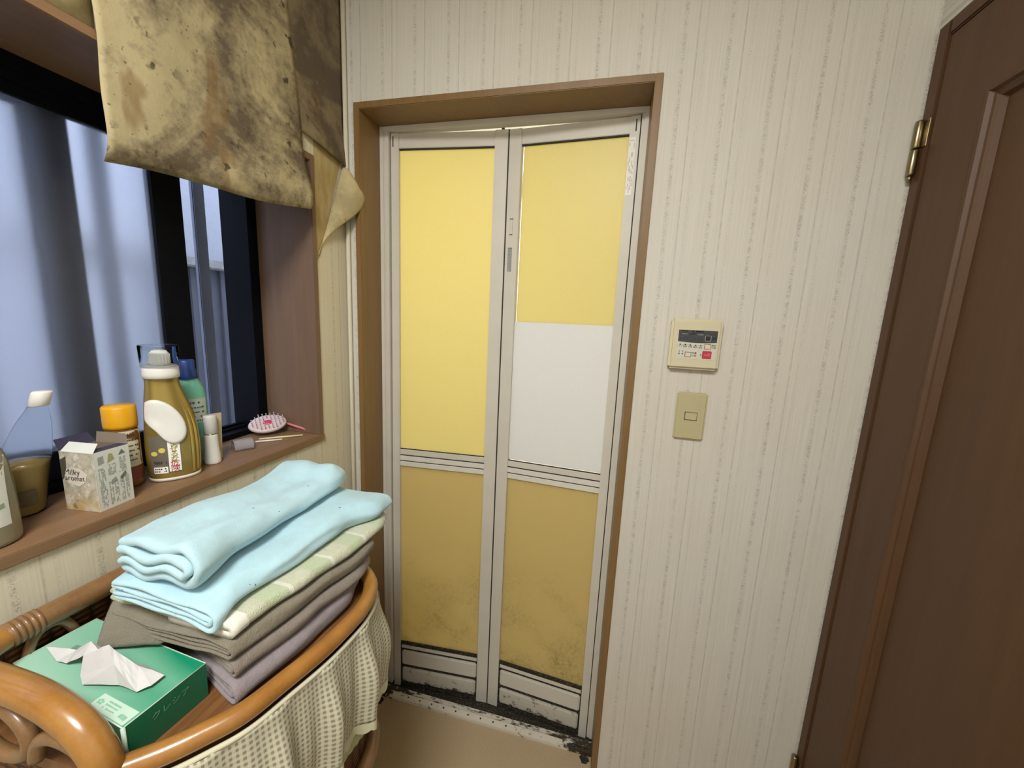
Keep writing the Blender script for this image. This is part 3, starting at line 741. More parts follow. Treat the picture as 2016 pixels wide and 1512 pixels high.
# kidney grip: bulged dish
vs = [gs(-0.008, 0.118)+Vector((0, -0.0015, 0))]; fs = []; N = 48
for k in range(N):
    a = 2*math.pi*k/N; R = 1.0-0.26*max(0, math.cos(a-math.radians(197)))**6
    px = 0.0270*R*math.cos(a); pz = 0.0465*R*math.sin(a); sn, cs = math.sin(math.radians(25)), math.cos(math.radians(25))
    for s_, e in ((0.55, -0.0022), (0.86, -0.0048), (0.97, -0.0040), (1.0, 0.0005)):
        X = -0.0095+s_*(px*cs-pz*sn); Z = 0.118+s_*(px*sn+pz*cs)
        r_ = rad_at(GPR, Z); X = max(goff(Z)-0.96*r_, min(goff(Z)+0.9*r_, X)); p = gs(X, Z); vs.append(p+Vector((0, e, 0)))
for k in range(N):
    a = 1+k*4; b = 1+((k+1) % N)*4; fs.append((0, a, b))
    for q in range(3): fs.append((a+q, a+q+1, b+q+1, b+q))
mk('grip', vs, fs, WHITE, g, True)
def decal(name, u0, u1, z0, z1, mat, parent, fn, n=8, m=6, eps=0.0):
    vs = [fn(u0+(u1-u0)*i/n, z0+(z1-z0)*j/m)+Vector((0, -eps, 0)) for j in range(m+1) for i in range(n+1)]
    fs = [(j*(n+1)+i, j*(n+1)+i+1, (j+1)*(n+1)+i+1, (j+1)*(n+1)+i) for j in range(m) for i in range(n)]
    return mk(name, vs, fs, mat, parent, True)
GREYL = plain('grey_label', (112, 104, 92), 0.5); YINK = plain('yellow_ink', (190, 176, 50), 0.5); RINK = plain('red_ink', (176, 40, 56), 0.5)
decal('grey_label', -0.034, 0.010, 0.018, 0.092, GREYL, g, gs, 10, 8, 0.0002)
wlab = decal('warning_label', -0.009, 0.009, 0.020, 0.080, PAPERW, g, gs, 8, 8, 0.0006)
def gsx(e):
    return lambda u, z: gs(u, z)+Vector((0, -e, 0))
text('warning_text_outline', [(c, 0.0135, 0.0, 0.0745-0.0102*i) for i, c in enumerate('まぜるな')], INK, wlab, gsx(0.0008))
text('warning_text', [(c, 0.0118, 0.0, 0.0748-0.0102*i) for i, c in enumerate('まぜるな')], YINK, wlab, gsx(0.0011))
text('danger_text', [('危', 0.0145, 0.0, 0.0355), ('険', 0.0145, 0.0, 0.0253)], RINK, wlab, gsx(0.0010))
decal('small_label', -0.031, -0.011, 0.018, 0.031, PAPERW, g, gs, 6, 3, 0.0005)
for (u, z, r) in ((-0.0175, 0.064, 0.0050), (-0.0285, 0.058, 0.0045)):
    vs = [gsx(0.0006)(u, z)]+[gsx(0.0006)(u+r*math.cos(2*math.pi*k/16), z+r*math.sin(2*math.pi*k/16)) for k in range(16)]
    mk('yellow_dot', vs, [(0, 1+k, 1+(k+1) % 16) for k in range(16)], plain('pale_yellow_ink', (222, 204, 96), 0.5), g)
marks('label_print', [(-0.030, -0.012, 0.040, 0.006), (-0.030, -0.0125, 0.0270, 0.0030), (-0.030, -0.0125, 0.0222, 0.0030)], INK, g, gsx(0.0008), 3)
for (u0, u1, za, zb) in ((0.0265, 0.0300, 0.012, 0.150), (0.0335, 0.0372, 0.014, 0.140)):
    n = 14; vs = []; fs = []
    for j in range(n+1):
        z = za+(zb-za)*j/n; k = rad_at(GPR, z)/0.0415; wd = 1-0.75*smst(0.6, 1, j/n)
        vs += [gsx(0.0009)(goff(z)+u0*k, z), gsx(0.0009)(goff(z)+(u0+(u1-u0)*wd)*k, z)]
    fs = [(2*j, 2*j+1, 2*j+3, 2*j+2) for j in range(n)]
    mk('gold_stripe', vs, fs, GOLDL, g)

# green bottle with blue cap
b = item('bleach_bottle', 'mint green plastic bottle with dark blue screw cap', 'bottle', -0.118, -0.392)
MINT = plain('mint_plastic', (116, 190, 166), 0.35, 0, 0.04, 15); BLUEC = plain('blue_cap', (28, 58, 128), 0.35)
BP = smooth_prof([(0.026, 0), (0.0315, 0.005), (0.0315, 0.06), (0.0315, 0.125), (0.0305, 0.150), (0.026, 0.168), (0.0195, 0.182), (0.0175, 0.188)], 5)
lathe('body', BP, MINT, b, 36, 1, 0.8, 2.2)
bs = on_bottle(BP, 0.8, 2.2, None, 0.0004)
lathe('cap', [(0.0195, 0.184), (0.0205, 0.185), (0.0190, 0.200), (0.0165, 0.206), (0.0160, 0.222), (0.0148, 0.224), (0.001, 0.2245)], BLUEC, b, 30)
PALEL = plain('pale_green_label', (184, 198, 184), 0.5, 0, 0.08, 90)
decal('label', -0.0285, 0.0285, 0.088, 0.142, PALEL, b, bs, 14, 3)
decal('lower_label', -0.0285, 0.0285, 0.006, 0.060, plain('green_label', (150, 170, 140), 0.5, 0, 0.2, 120), b, bs, 14, 3)
marks('label_print', [(-0.010, 0.018, 0.133, 0.006), (-0.022, 0.024, 0.122, 0.0045), (-0.022, 0.024, 0.112, 0.0042), (-0.022, 0.020, 0.102, 0.0042), (-0.022, 0.022, 0.093, 0.0036)], plain('slate_ink', (72, 90, 98), 0.5), b, lambda u, z: bs(u, z)+Vector((0, -0.0004, 0)), 4, 0.0026)

# small white bottle and the card leaning behind it
b = item('cosmetic_bottle', 'small slim white bottle with white cap in front of the mint green bottle', 'bottle', -0.063, -0.392)
lathe('body', smooth_prof([(0.0135, 0), (0.0148, 0.002), (0.0150, 0.010), (0.0125, 0.040), (0.0120, 0.066)], 5), WHITE, b, 28)
lathe('band', [(0.0118, 0.0655), (0.0124, 0.0658), (0.0124, 0.0672), (0.0118, 0.0675)], STEEL, b, 28)
lathe('cap', [(0.0118, 0.067), (0.0123, 0.0675), (0.0118, 0.104), (0.0106, 0.107), (0.001, 0.1072)], plain('pearl_cap', (206, 204, 200), 0.35), b, 28)
cd = box('paper_sachet', (-0.011, -0.0015, 0.0), (0.011, 0.0015, 0.108), plain('beige_card', (196, 184, 148), 0.7, 0, 0.12, 60), None, 0.0006, M=Matrix.Translation((-0.078, -0.372, SZ+0.0008)) @ Matrix.Rotation(math.radians(70), 4, 'Z') @ Matrix.Rotation(math.radians(7), 4, 'X'), origin=(-0.078, -0.372, SZ))
tag(cd, 'beige printed sachet standing behind the slim white bottle', 'sachet')

# amber bottle with yellow cap
b = item('spray_bottle', 'amber bottle with yellow cap behind the opened flower-print box', 'bottle', -0.100, -0.527)
AMB = plain('amber_plastic', (126, 78, 34), 0.22, 0, 0.12, 30); YCAP = plain('yellow_cap', (226, 164, 20), 0.35, 0, 0.03); YEL2 = plain('bright_yellow', (214, 186, 20), 0.4)
AP = smooth_prof([(0.020, 0), (0.0240, 0.003), (0.0246, 0.012), (0.0246, 0.060), (0.0240, 0.095), (0.022, 0.110), (0.0205, 0.118)], 5)
lathe('body', AP, AMB, b, 32)
as_ = on_bottle(AP, 1.0, 2.0, None, 0.0005)
lathe('cap', [(0.0215, 0.112), (0.0232, 0.1125), (0.0236, 0.118), (0.0236, 0.150), (0.0218, 0.1535), (0.001, 0.154)], YCAP, b, 32)
decal('yellow_band', -0.0232, -0.006, 0.070, 0.108, YEL2, b, as_, 8, 3)
decal('label', -0.004, 0.0236, 0.040, 0.108, plain('cream_label', (214, 206, 176), 0.5, 0, 0.1, 100), b, as_, 8, 3)
marks('label_print', [(0.001, 0.020, 0.100, 0.0050), (0.001, 0.021, 0.091, 0.0040), (0.000, 0.021, 0.080, 0.0032), (0.000, 0.021, 0.071, 0.0032), (0.000, 0.020, 0.062, 0.0032), (0.000, 0.018, 0.053, 0.0032)], INK, b, lambda u, z: as_(u, z)+Vector((0, -0.0004, 0)), 5)
decal('red_label', -0.020, 0.022, 0.012, 0.036, plain('maroon_label', (132, 66, 58), 0.5), b, as_, 8, 3)

# opened flower-print box
bx = thing('fragrance_box', 'small opened floral print carton standing at the sill edge', 'box', (-0.020, -0.614, SZ+0.0004), math.radians(0))
H = 0.100
c0 = Vector((0.0, 0.0)); cL = Vector((-0.062, -0.008)); cR = Vector((-0.008, 0.052))
cB = cL+cR-c0
def carton_front():
    t = NT('floral_print'); v = t.obj(); X, Y, Z = t.sep(v)
    c = t.mix(t.ramp(t.noise(v, 60, 4, 0.6), 0.4, 0.65), lin((206, 200, 184)), lin((168, 160, 140)))
    c = t.mix(t.ramp(t.noise(v, 45, 3, 0.6), 0.58, 0.66), c, lin((226, 220, 210)))
    low = t.ramp(Z, 0.035, 0.0); c = t.mix(t.math('MULTIPLY', low, t.ramp(t.noise(v, 70, 3), 0.35, 0.6)), c, lin((190, 160, 90)))
    c = t.mix(t.math('MULTIPLY', low, t.ramp(t.noise(v, 55, 2), 0.60, 0.66)), c, lin((132, 84, 60)))
    t.col(c); t.set(Roughness=0.45); return t.m
FLOR = carton_front(); CARD = plain('carton_white', (214, 216, 208), 0.55, 0, 0.02); CARDI = plain('carton_inside', (132, 118, 104), 0.7); FLAPD = plain('navy_flap', (52, 50, 74), 0.5)
def panel(name, p, q, z0, z1, mat, th=0.0008, parent=bx):
    p = Vector(p); q = Vector(q); d = (q-p).normalized(); nn = Vector((-d.y, d.x))*th
    vs = [(p.x, p.y, z0), (q.x, q.y, z0), (q.x, q.y, z1), (p.x, p.y, z1), (p.x+nn.x, p.y+nn.y, z0), (q.x+nn.x, q.y+nn.y, z0), (q.x+nn.x, q.y+nn.y, z1), (p.x+nn.x, p.y+nn.y, z1)]
    return mk(name, vs, [(0, 1, 2, 3), (5, 4, 7, 6), (4, 0, 3, 7), (1, 5, 6, 2), (3, 2, 6, 7), (4, 5, 1, 0)], mat, parent)
fp = panel('front_panel', cL, c0, 0, H, FLOR); sp = panel('side_panel', c0, cR, 0, H, CARD); panel('back_panel', cR, cB, 0, H, CARDI); panel('side_panel', cB, cL, 0, H, CARDI)
mk('bottom_panel', [(c0.x, c0.y, 0.001), (cR.x, cR.y, 0.001), (cB.x, cB.y, 0.001), (cL.x, cL.y, 0.001)], [(0, 1, 2, 3)], CARD, bx)
def fpt(p, q, e):
    p = Vector(p); q = Vector(q); d = (q-p).normalized(); nn = Vector((d.y, -d.x))
    return lambda u, z: Vector((p.x+d.x*u+nn.x*e, p.y+d.y*u+nn.y*e, z))
def plate(name, pts, mat, parent, fn):
    mk(name, [fn(u, z) for u, z in pts], [tuple(range(len(pts)))], mat, parent)
plate('name_tag', [(0.006, 0.068), (0.020, 0.074), (0.036, 0.073), (0.047, 0.064), (0.043, 0.050), (0.030, 0.042), (0.012, 0.046), (0.006, 0.055)], plain('cream_tag', (222, 214, 200), 0.5), fp, fpt(cL, c0, 0.0004))
text('title_text', [('Milky', 0.0135, 0.020, 0.0655), ('aromat', 0.0125, 0.024, 0.0555)], INK, fp, fpt(cL, c0, 0.0008))
plate('dark_corner', [(0.0, 0.085), (0.012, 0.092), (0.010, 0.072), (0.004, 0.055), (0.0, 0.05)], plain('dark_leaf_print', (82, 78, 66), 0.5), fp, fpt(cL, c0, 0.0004))
random.seed(11); cols = []
LG = plain('faint_grey_print', (150, 154, 150), 0.6)
for (u0, u1, z0, z1) in ((0.004, 0.014, 0.006, 0.072), (0.017, 0.023, 0.006, 0.045), (0.025, 0.031, 0.006, 0.045), (0.034, 0.040, 0.006, 0.048), (0.042, 0.048, 0.006, 0.048), (0.018, 0.030, 0.056, 0.075), (0.034, 0.047, 0.056, 0.082)):
    x = u0
    while x < u1-0.001:
        z = z1
        while z > z0:
            h = random.uniform(0.002, 0.006)
            if random.random() < 0.8: cols.append((x, x+0.0011, max(z0, z-h), z))
            z -= h+random.uniform(0.0006, 0.002)
        x += 0.0020
f2 = fpt(c0, cR, 0.0004); vs = []; fs = []
for (u0, u1, z0, z1) in cols:
    b0 = len(vs); vs += [f2(u0, z0), f2(u1, z0), f2(u1, z1), f2(u0, z1)]; fs.append((b0, b0+1, b0+2, b0+3))
mk('instructions_print', vs, fs, LG, sp)
OLV = plain('olive_print', (160, 158, 110), 0.6); DGP = plain('grey_green_print', (108, 116, 100), 0.6)
plate('picture_print', [(0.018, 0.078), (0.029, 0.082), (0.026, 0.092), (0.021, 0.093)], OLV, sp, f2); plate('picture_print', [(0.035, 0.086), (0.046, 0.087), (0.041, 0.095)], DGP, sp, f2)
plate('picture_print', [(0.005, 0.078), (0.013, 0.080), (0.013, 0.092), (0.005, 0.091)], LG, sp, f2); plate('picture_print', [(0.036, 0.042), (0.045, 0.050), (0.043, 0.056), (0.035, 0.048)], DGP, sp, f2)
plate('picture_print', [(0.022, 0.040), (0.030, 0.044), (0.028, 0.051), (0.021, 0.047)], LG, sp, f2)
def flapq(name, p, q, d, mat, up, inset=0.0):
    p = Vector(p); q = Vector(q); d = Vector(d)
    vs = [(p.x, p.y, H), (q.x, q.y, H), (q.x+d.x-inset*(q-p).x, q.y+d.y-inset*(q-p).y, H+up), (p.x+d.x+inset*(q-p).x, p.y+d.y+inset*(q-p).y, H+up)]
    vs += [(v[0], v[1], v[2]-0.0008) for v in vs]
    return mk(name, vs, [(0, 1, 2, 3), (7, 6, 5, 4), (0, 4, 5, 1), (1, 5, 6, 2), (2, 6, 7, 3), (3, 7, 4, 0)], mat, bx)
flapq('front_flap', cL+Vector((0.004, 0)), c0, (-0.012, 0.016), CARD, 0.010, 0.05)
flapq('side_flap', c0+Vector((-0.001, 0.002)), cR, (-0.016, -0.002), FLAPD, 0.001, 0.06)
flapq('back_flap', cR, cB, (-0.006, 0.004), CARDI, 0.016, 0.04)
flapq('tuck_flap', cB, cL, (-0.020, 0.003), FLAPD, 0.014, 0.05)

# clear bottle with amber liquid and white cap
b = item('refill_bottle', 'clear tapering plastic bottle with amber liquid and white cap beside the carton', 'bottle', -0.128, -0.653)
LIQ = plain('amber_liquid', (146, 122, 66), 0.25, 0, 0.08, 20)
LP = smooth_prof([(0.022, 0.0), (0.0275, 0.003), (0.0285, 0.02), (0.0285, 0.060), (0.0265, 0.100), (0.020, 0.140), (0.0125, 0.165), (0.0105, 0.178)], 5)
boff = lambda z: 0.040*(z/0.19)**1.4
lathe('body', LP, CLEARH, b, 32, 1, 1, 2, boff)
lathe('liquid', [(r*0.93, z+0.001) for r, z in LP if z < 0.088]+[(0.001, 0.0885)], LIQ, b, 32, 1, 1, 2, boff)
lathe('cap', [(0.0105, 0.172), (0.0118, 0.173), (0.0118, 0.193), (0.0105, 0.195), (0.001, 0.1952)], WHITE, b, 26, 1, 1, 2, boff)
ls = on_bottle(LP, 1, 2, boff, 0.0005)
decal('label', -0.022, 0.024, 0.018, 0.044, plain('dark_label', (86, 74, 52), 0.5, 0, 0.2, 80), b, ls, 8, 3)

# clear shampoo bottle with white label
b = item('shampoo_bottle', 'clear shampoo bottle with white label and green leaf at the sill edge', 'bottle', -0.056, -0.722)
SP = smooth_prof([(0.028, 0), (0.0345, 0.003), (0.0355, 0.02), (0.0350, 0.08), (0.0320, 0.120), (0.0240, 0.142), (0.0130, 0.156), (0.0110, 0.166)], 5)
CLG = plain('milky_clear_plastic', (158, 150, 122), 0.18, 0, 0.06, 20, Transmission_Weight=0.35)
lathe('body', SP, CLG, b, 36)
ss = on_bottle(SP, 1, 2, None, 0.0005)
decal('label', -0.031, 0.031, 0.030, 0.126, plain('white_label', (214, 214, 206), 0.5, 0, 0.02), b, ss, 16, 10)
GRN = plain('soft_green_print', (140, 156, 124), 0.6)
vs = []; n = 12
for i in range(n+1):
    u = -0.028+0.056*i/n; vs += [ss(u, 0.040+0.016*(i/n)**1.5)+Vector((0, -0.0004, 0)), ss(u, 0.043+0.020*(i/n)**1.3)+Vector((0, -0.0004, 0))]
mk('leaf_print', vs, [(2*i, 2*i+2, 2*i+3, 2*i+1) for i in range(n)], GRN, b)
text('label_print', [('KA', 0.0110, 0.016, 0.098), ('ge', 0.0100, 0.008, 0.078)], plain('soft_grey_ink', (128, 130, 124), 0.6), b, lambda u, z: ss(u, z)+Vector((0, -0.0004, 0)))
decal('black_bar', -0.028, 0.018, 0.014, 0.021, plain('black_bar', (64, 62, 54), 0.5), b, ss, 10, 1)
lathe('neck', [(0.0110, 0.164), (0.0135, 0.165), (0.0135, 0.176), (0.006, 0.178), (0.005, 0.192), (0.001, 0.1925)], CLEARH, b, 22)
lathe('cap', [(0.0115, 0.176), (0.0120, 0.190), (0.001, 0.1905)], plain('grey_cap', (150, 150, 156), 0.4), b, 22)

# brush, clip, sticks
br = thing('hair_brush', 'white oval hair brush with pink centre and thin pink handle lying on the sill', 'hair brush', (-0.125, -0.185, SZ), 0)
BRW = plain('brush_white', (214, 196, 198), 0.45); PINK = plain('pink_plastic', (214, 120, 132), 0.4); HOT = plain('hot_pink', (206, 56, 100), 0.45)
Mb = Matrix.Translation((-0.004, 0.002, 0.0275)) @ Matrix.Rotation(math.radians(-34), 4, 'Z') @ Matrix.Rotation(math.radians(36), 4, 'Y') @ Matrix.Rotation(math.radians(6), 4, 'X') @ Matrix.Scale(1.22, 4)
def xf(o, M): o.data.transform(M); return o
v_, f_ = lathe_geo(smooth_prof([(0.001, -0.006), (0.020, -0.006), (0.0255, -0.002), (0.0260, 0.002), (0.022, 0.005), (0.001, 0.0065)], 4), 40, 0.92, 1.42)
xf(mk('head', v_, f_, BRW, br, True), Mb)
v_, f_ = lathe_geo([(0.0001, 0.0072), (0.0068, 0.0070), (0.0078, 0.0055)], 20, 0.9, 1.3)
xf(mk('pink_centre', v_, f_, HOT, br, True), Mb)
for i in range(-4, 5):
    for j in range(-3, 4):
        x, y = j*0.0058, i*0.0072
        if (x/0.020)**2+(y/0.031)**2 < 1 and (x/0.0075)**2+(y/0.0105)**2 > 1:
            v_, f_ = tube_geo([(x, y, 0.004), (x*1.05, y*1.05, 0.0155)], lambda s: 0.0007+0.0005*s, 6); xf(mk('bristle', v_, f_, BRW, br), Mb)
hd = tube('handle', [(0.018, 0.036, 0.026), (0.050, 0.043, 0.016), (0.085, 0.050, 0.0080), (0.112, 0.0535, 0.0050)], lambda s: 0.0030+0.0016*s, PINK, br, 12)
CLP = plain('smoky_clear_plastic', (190, 184, 190), 0.2, 0, 0.05, 60, Transmission_Weight=0.45, IOR=1.1)
cl = thing('hair_clip', 'clear plastic claw hair clip lying by the sill edge', 'hair clip', (-0.085, -0.300, SZ), math.radians(62))
for s_ in (-1, 1):
    vs = []; fs = []; n = 14
    for i in range(n+1):
        u = -0.020+0.040*i/n
        for k in range(7):
            a = k/6*1.9; vs.append((u, s_*(0.002+0.015*math.sin(a)), 0.0245*math.cos(a*0.82)-0.0008*0))
    fs = [(i*7+k, i*7+k+1, (i+1)*7+k+1, (i+1)*7+k) for i in range(n) for k in range(6)]
    o = mk('jaw', vs, fs, CLP, cl, True); md = o.modifiers.new('t', 'SOLIDIFY'); md.thickness = 0.0022
    for v in o.data.vertices: v.co.z += 0.0
    for i in range(6):
        u = -0.018+0.0072*i
        tube('tooth', [(u, s_*0.0165, 0.0035), (u, s_*0.0150, 0.0012), (u, s_*0.010, 0.0008)], lambda q: 0.0013-0.0005*q, CLP, cl, 6)
tube('spring', [(-0.006+0.012*i/40, 0.0025*math.cos(i*0.9), 0.0195+0.0025*math.sin(i*0.9)) for i in range(41)], 0.0006, STEEL, cl, 6)
tag(tube('cotton_swab', [(-0.104, -0.236, SZ+0.003), (-0.065, -0.200, SZ+0.003), (-0.030, -0.168, SZ+0.003)], lambda s: 0.0026-0.0006*abs(s-0.5), plain('cream_stick', (226, 214, 170), 0.6), None, 8, origin=(-0.065, -0.2, SZ)), 'longer cream stick lying between the hair brush and clip', 'stick')
tag(tube('cotton_swab', [(-0.095, -0.256, SZ+0.0026), (-0.070, -0.232, SZ+0.0026), (-0.052, -0.215, SZ+0.0026)], 0.0024, plain('white_stick', (232, 222, 216), 0.6), None, 8, origin=(-0.07, -0.23, SZ)), 'shorter white stick lying by the hair clip', 'stick')

# ------------------------------------------------------------------ rattan cabinet
TZ = 0.85; YM = -0.595; YF = -0.394
cab = thing('rattan_cabinet', 'bow-fronted varnished rattan cabinet with raised rail along the wall under the window', 'cabinet', (0.18, YM, 0))
near = [(0.271, -0.793), (0.285, -0.780), (0.307, -0.759), (0.327, -0.735), (0.350, -0.701), (0.364, -0.652), (0.379, -0.591), (0.385, -0.530)]
bow = near+[(0.3835, -0.503), (0.377, -0.476), (0.363, -0.449), (0.341, -0.428), (0.314, -0.413), (0.285, -0.404)]
BOW = catmull([(x, y, 0) for x, y in bow], 6)
def bowz(z, d=0.0):
    out = []
    for i, p in enumerate(BOW):
        t = BOW[min(i+1, len(BOW)-1)]-BOW[max(i-1, 0)]; n = Vector((t.y, -t.x, 0)).normalized()
        if n.x < 0: n = -n
        out.append(Vector((p.x+n.x*d, p.y+n.y*d, z)))
    return out
tube('front_rail', bowz(0.865), 0.0130, RATT, cab, 18)
arch = [(0.271, -0.795, 0.866), (0.272, -0.796, 0.885), (0.263, -0.796, 0.903), (0.243, -0.796, 0.921), (0.211, -0.796, 0.934), (0.172, -0.796, 0.940), (0.124, -0.796, 0.940), (0.075, -0.795, 0.938), (0.048, -0.783, 0.937), (0.036, -0.755, 0.937)]
tube('side_rail', catmull(arch, 6), 0.0158, RATT, cab, 20)
tube('side_rail', catmull([(x, YF-(y+0.796), 0.866+(z-0.866)*0.60) for x, y, z in arch[:-1]]+[(0.036, YF-0.040, 0.930)], 6), 0.0150, RATT, cab, 20)
tube('back_rail', [(0.036, -0.757+0.325*i/20, 0.937-0.007*(i/20)**4) for i in range(21)], 0.0160, RATTD, cab, 18)
for k in range(5): tube('binding', [(0.036, -0.752+0.006*k, 0.937), (0.036, -0.7475+0.006*k, 0.937)], 0.0172, RATTD, cab, 16)
inner = [Vector((p.x, p.y, 0)) for p in bowz(0, -0.006)]
poly = [Vector((0.022, -0.800, 0))]+inner+[Vector((0.022, YF+0.004, 0))]
def prism(name, poly, z0, z1, mat, parent):
    n = len(poly); vs = [(p.x, p.y, z0) for p in poly]+[(p.x, p.y, z1) for p in poly]
    fs = [tuple(range(n))[::-1], tuple(range(n, 2*n))]+[(i, (i+1) % n, n+(i+1) % n, n+i) for i in range(n)]
    return mk(name, vs, fs, mat, parent)
prism('top_board', poly, 0.834, TZ, TOPW, cab)
poly2 = [Vector((0.028, -0.792, 0))]+[Vector((p.x, p.y, 0)) for p in bowz(0, -0.014)][1:-1]+[Vector((0.028, YF-0.004, 0))]
prism('woven_body', poly2, 0.06, 0.834, WICK, cab)
box('back_panel', (0.020, -0.775, TZ), (0.028, YF-0.010, 0.915), WICK, cab)
for zz, rr in ((0.535, 0.013), (0.075, 0.015)): tube('body_rail', bowz(zz, 0.0), rr, RATTD, cab, 14)
for (x, y) in ((0.036, -0.792), (0.272, -0.790), (0.036, YF-0.012), (0.272, YF-0.014)): tube('corner_post', [(x, y, 0.0), (x, y, 0.4), (x, y, 0.845)], 0.015, RATTD, cab, 14)
for yy, sg in ((-0.801, 1),):                  # scroll canes under each side rail
    c = Vector((0.118, yy, 0.884))
    tube('scroll_cane', [c+Vector((0.052*math.cos(a), 0, 0.034*math.sin(a))) for a in [math.pi*1.05-i*math.pi*1.75/24 for i in range(25)]], 0.0075, RATTD, cab, 10)
    tube('scroll_cane', catmull([(0.176, yy, 0.862), (0.186, yy, 0.888), (0.215, yy, 0.903), (0.250, yy, 0.900), (0.268, yy, 0.880)], 5), 0.0075, RATTD, cab, 10)
for (yc, r) in ((-0.62, 0.030), (-0.715, 0.030), (-0.525, 0.030), (-0.445, 0.026)):
    tube('scroll_cane', catmull([(0.037, yc-r, TZ+0.004), (0.037, yc-r*0.85, TZ+0.040), (0.037, yc-0.012, 0.920), (0.037, yc+0.012, 0.920), (0.037, yc+r*0.85, TZ+0.040), (0.037, yc+r, TZ+0.004)], 5), 0.0060, RATTD, cab, 10)

# ------------------------------------------------------------------ dotted cloth hung round the front of the cabinet
def gingham():
    t = NT('dotted_gingham'); v = t.uv(); X, Y, _ = t.sep(v); p = 1/0.0085
    fx = t.math('ABSOLUTE', t.math('SUBTRACT', t.math('FRACT', t.math('MULTIPLY', X, p)), 0.5)); fy = t.math('ABSOLUTE', t.math('SUBTRACT', t.math('FRACT', t.math('MULTIPLY', Y, p)), 0.5))
    a = t.ramp(fx, 0.30, 0.20); b = t.ramp(fy, 0.30, 0.20)
    both = t.math('MULTIPLY', a, b); one = t.math('MAXIMUM', a, b)
    c = t.mix(t.math('MULTIPLY', one, 0.30), lin((206, 202, 178)), lin((164, 160, 138))); c = t.mix(t.math('MULTIPLY', both, 0.85), c, lin((126, 124, 106)))
    t.col(c); t.set(Roughness=0.9); t.bump(t.noise(t.obj(), 500, 2), 0.2, 0.001); return t.m
GING = gingham(); LINE = plain('pale_green_cotton', (176, 182, 138), 0.9, 0, 0.06, 60, 0.2); LACE = plain('cream_lace', (206, 206, 178), 0.9, 0, 0.05, 120)
BN = len(BOW)
arc = [0.0]
for i in range(1, BN): arc.append(arc[-1]+(BOW[i]-BOW[i-1]).length)
def at_arc(s):
    s = max(0.0, min(arc[-1]-1e-6, s))
    for i in range(BN-1):
        if arc[i] <= s <= arc[i+1]:
            t = (s-arc[i])/(arc[i+1]-arc[i]+1e-9); p = BOW[i].lerp(BOW[i+1], t); d = (BOW[min(i+2, BN-1)]-BOW[max(i-1, 0)]).normalized()
            n = Vector((d.y, -d.x, 0)); n = n if n.x > 0 else -n
            return p, n
    return BOW[-1], Vector((1, 0, 0))
def cloth_pt(sf, v, zt, zb, out, amp, ph, fre=46, hem=False):
    L = arc[-1]; s = 0.04*L+0.92*L*sf; p, n = at_arc(s)
    w = smst(0.03, 0.6, v)
    f = (math.sin(s*fre+ph+0.9*math.sin(s*17))+0.45*math.sin(s*fre*1.9+1.3*ph))*amp*(0.25+w)
    d = out+0.008*smst(0.0, 0.55, v)-0.005*smst(0.6, 1.0, v)+f+0.004*smst(0.55, 0.75, sf)*smst(0.02, 0.5, v)*(1-0.5*smst(0.6, 1, v))
    if hem: v0 = v; v = 1.0; d = out+0.008-0.005+(math.sin(s*fre+ph+0.9*math.sin(s*17))+0.45*math.sin(s*fre*1.9+1.3*ph))*amp*1.25+0.002*smst(0.55, 0.75, sf); z = zt+(zb-zt)*v0+0.004*math.sin(s*31)
    else: z = zt+(zb-zt)*v + 0.004*math.sin(s*31)*v
    p = p+n*max(d, 0.004); return Vector((p.x, p.y, z)), s
def cloth(name, zt, zb, out, amp, ph, mat, parent, scal=0.0, hem=False):
    nu, nv = 220, 26; vs = []; uv = []; fs = []
    for j in range(nv+1):
        for i in range(nu+1):
            zz = zb-(scal*abs(math.sin(i*0.42)) if scal else 0)
            p, s = cloth_pt(i/nu, j/nv, zt, zz, out, amp, ph, 88, hem); vs.append(p); uv.append((s*1.35, p.z))
    for j in range(nv):
        for i in range(nu): a = j*(nu+1)+i; fs.append((a, a+1, a+nu+2, a+nu+1))
    o = mk(name, vs, fs, mat, parent, True, uv); md = o.modifiers.new('t', 'SOLIDIFY'); md.thickness = 0.0009; return o
ck = thing('dotted_cloth', 'gathered cream cloth with grey dots and scalloped lace hung under the rattan front rail', 'cloth', (0.39, YM, 0.62))
cloth('skirt', 0.846, 0.665, 0.013, 0.0085, 0.4, GING, ck)
cloth('lace_hem', 0.6652, 0.650, 0.0130, 0.0085, 0.4, LACE, ck, 0.006, hem=True)
cloth('lining', 0.70, 0.622, -0.010, 0.0025, 1.9, LINE, ck, 0.004)
tube('top_hem', [p for p in bowz(0.846, 0.010)[5:-5]], 0.0035, GING, ck, 8)

# ------------------------------------------------------------------ tissue box
tb = thing('tissue_box', 'green tissue box with a crumpled white tissue on the rattan cabinet top', 'tissue box', (0.157, -0.720, TZ+0.0005))
tc = [Vector((0.048, -0.672)), Vector((0.041, -0.753)), Vector((0.267, -0.774)), Vector((0.273, -0.686))]
def tbp(a, b, z): p = tc[0].lerp(tc[3], a).lerp(tc[1].lerp(tc[2], a), b); return Vector((p.x, p.y, z))
def tissue_top():
    t = NT('green_gradient_print'); v = t.uv(); X, Y, _ = t.sep(v)
    c = t.mix(t.ramp(t.math('ADD', X, t.math('MULTIPLY', Y, -0.75)), -0.55, 0.75), lin((168, 214, 190)), lin((22, 142, 104)))
    c = t.mix(t.math('MULTIPLY', t.ramp(t.math('ABSOLUTE', t.math('SUBTRACT', t.math('SUBTRACT', Y, t.math('MULTIPLY', X, 0.35)), 0.02)), 0.25, 0.0), 0.35), c, lin((160, 214, 186)))
    t.col(c); t.set(Roughness=0.4); return t.m
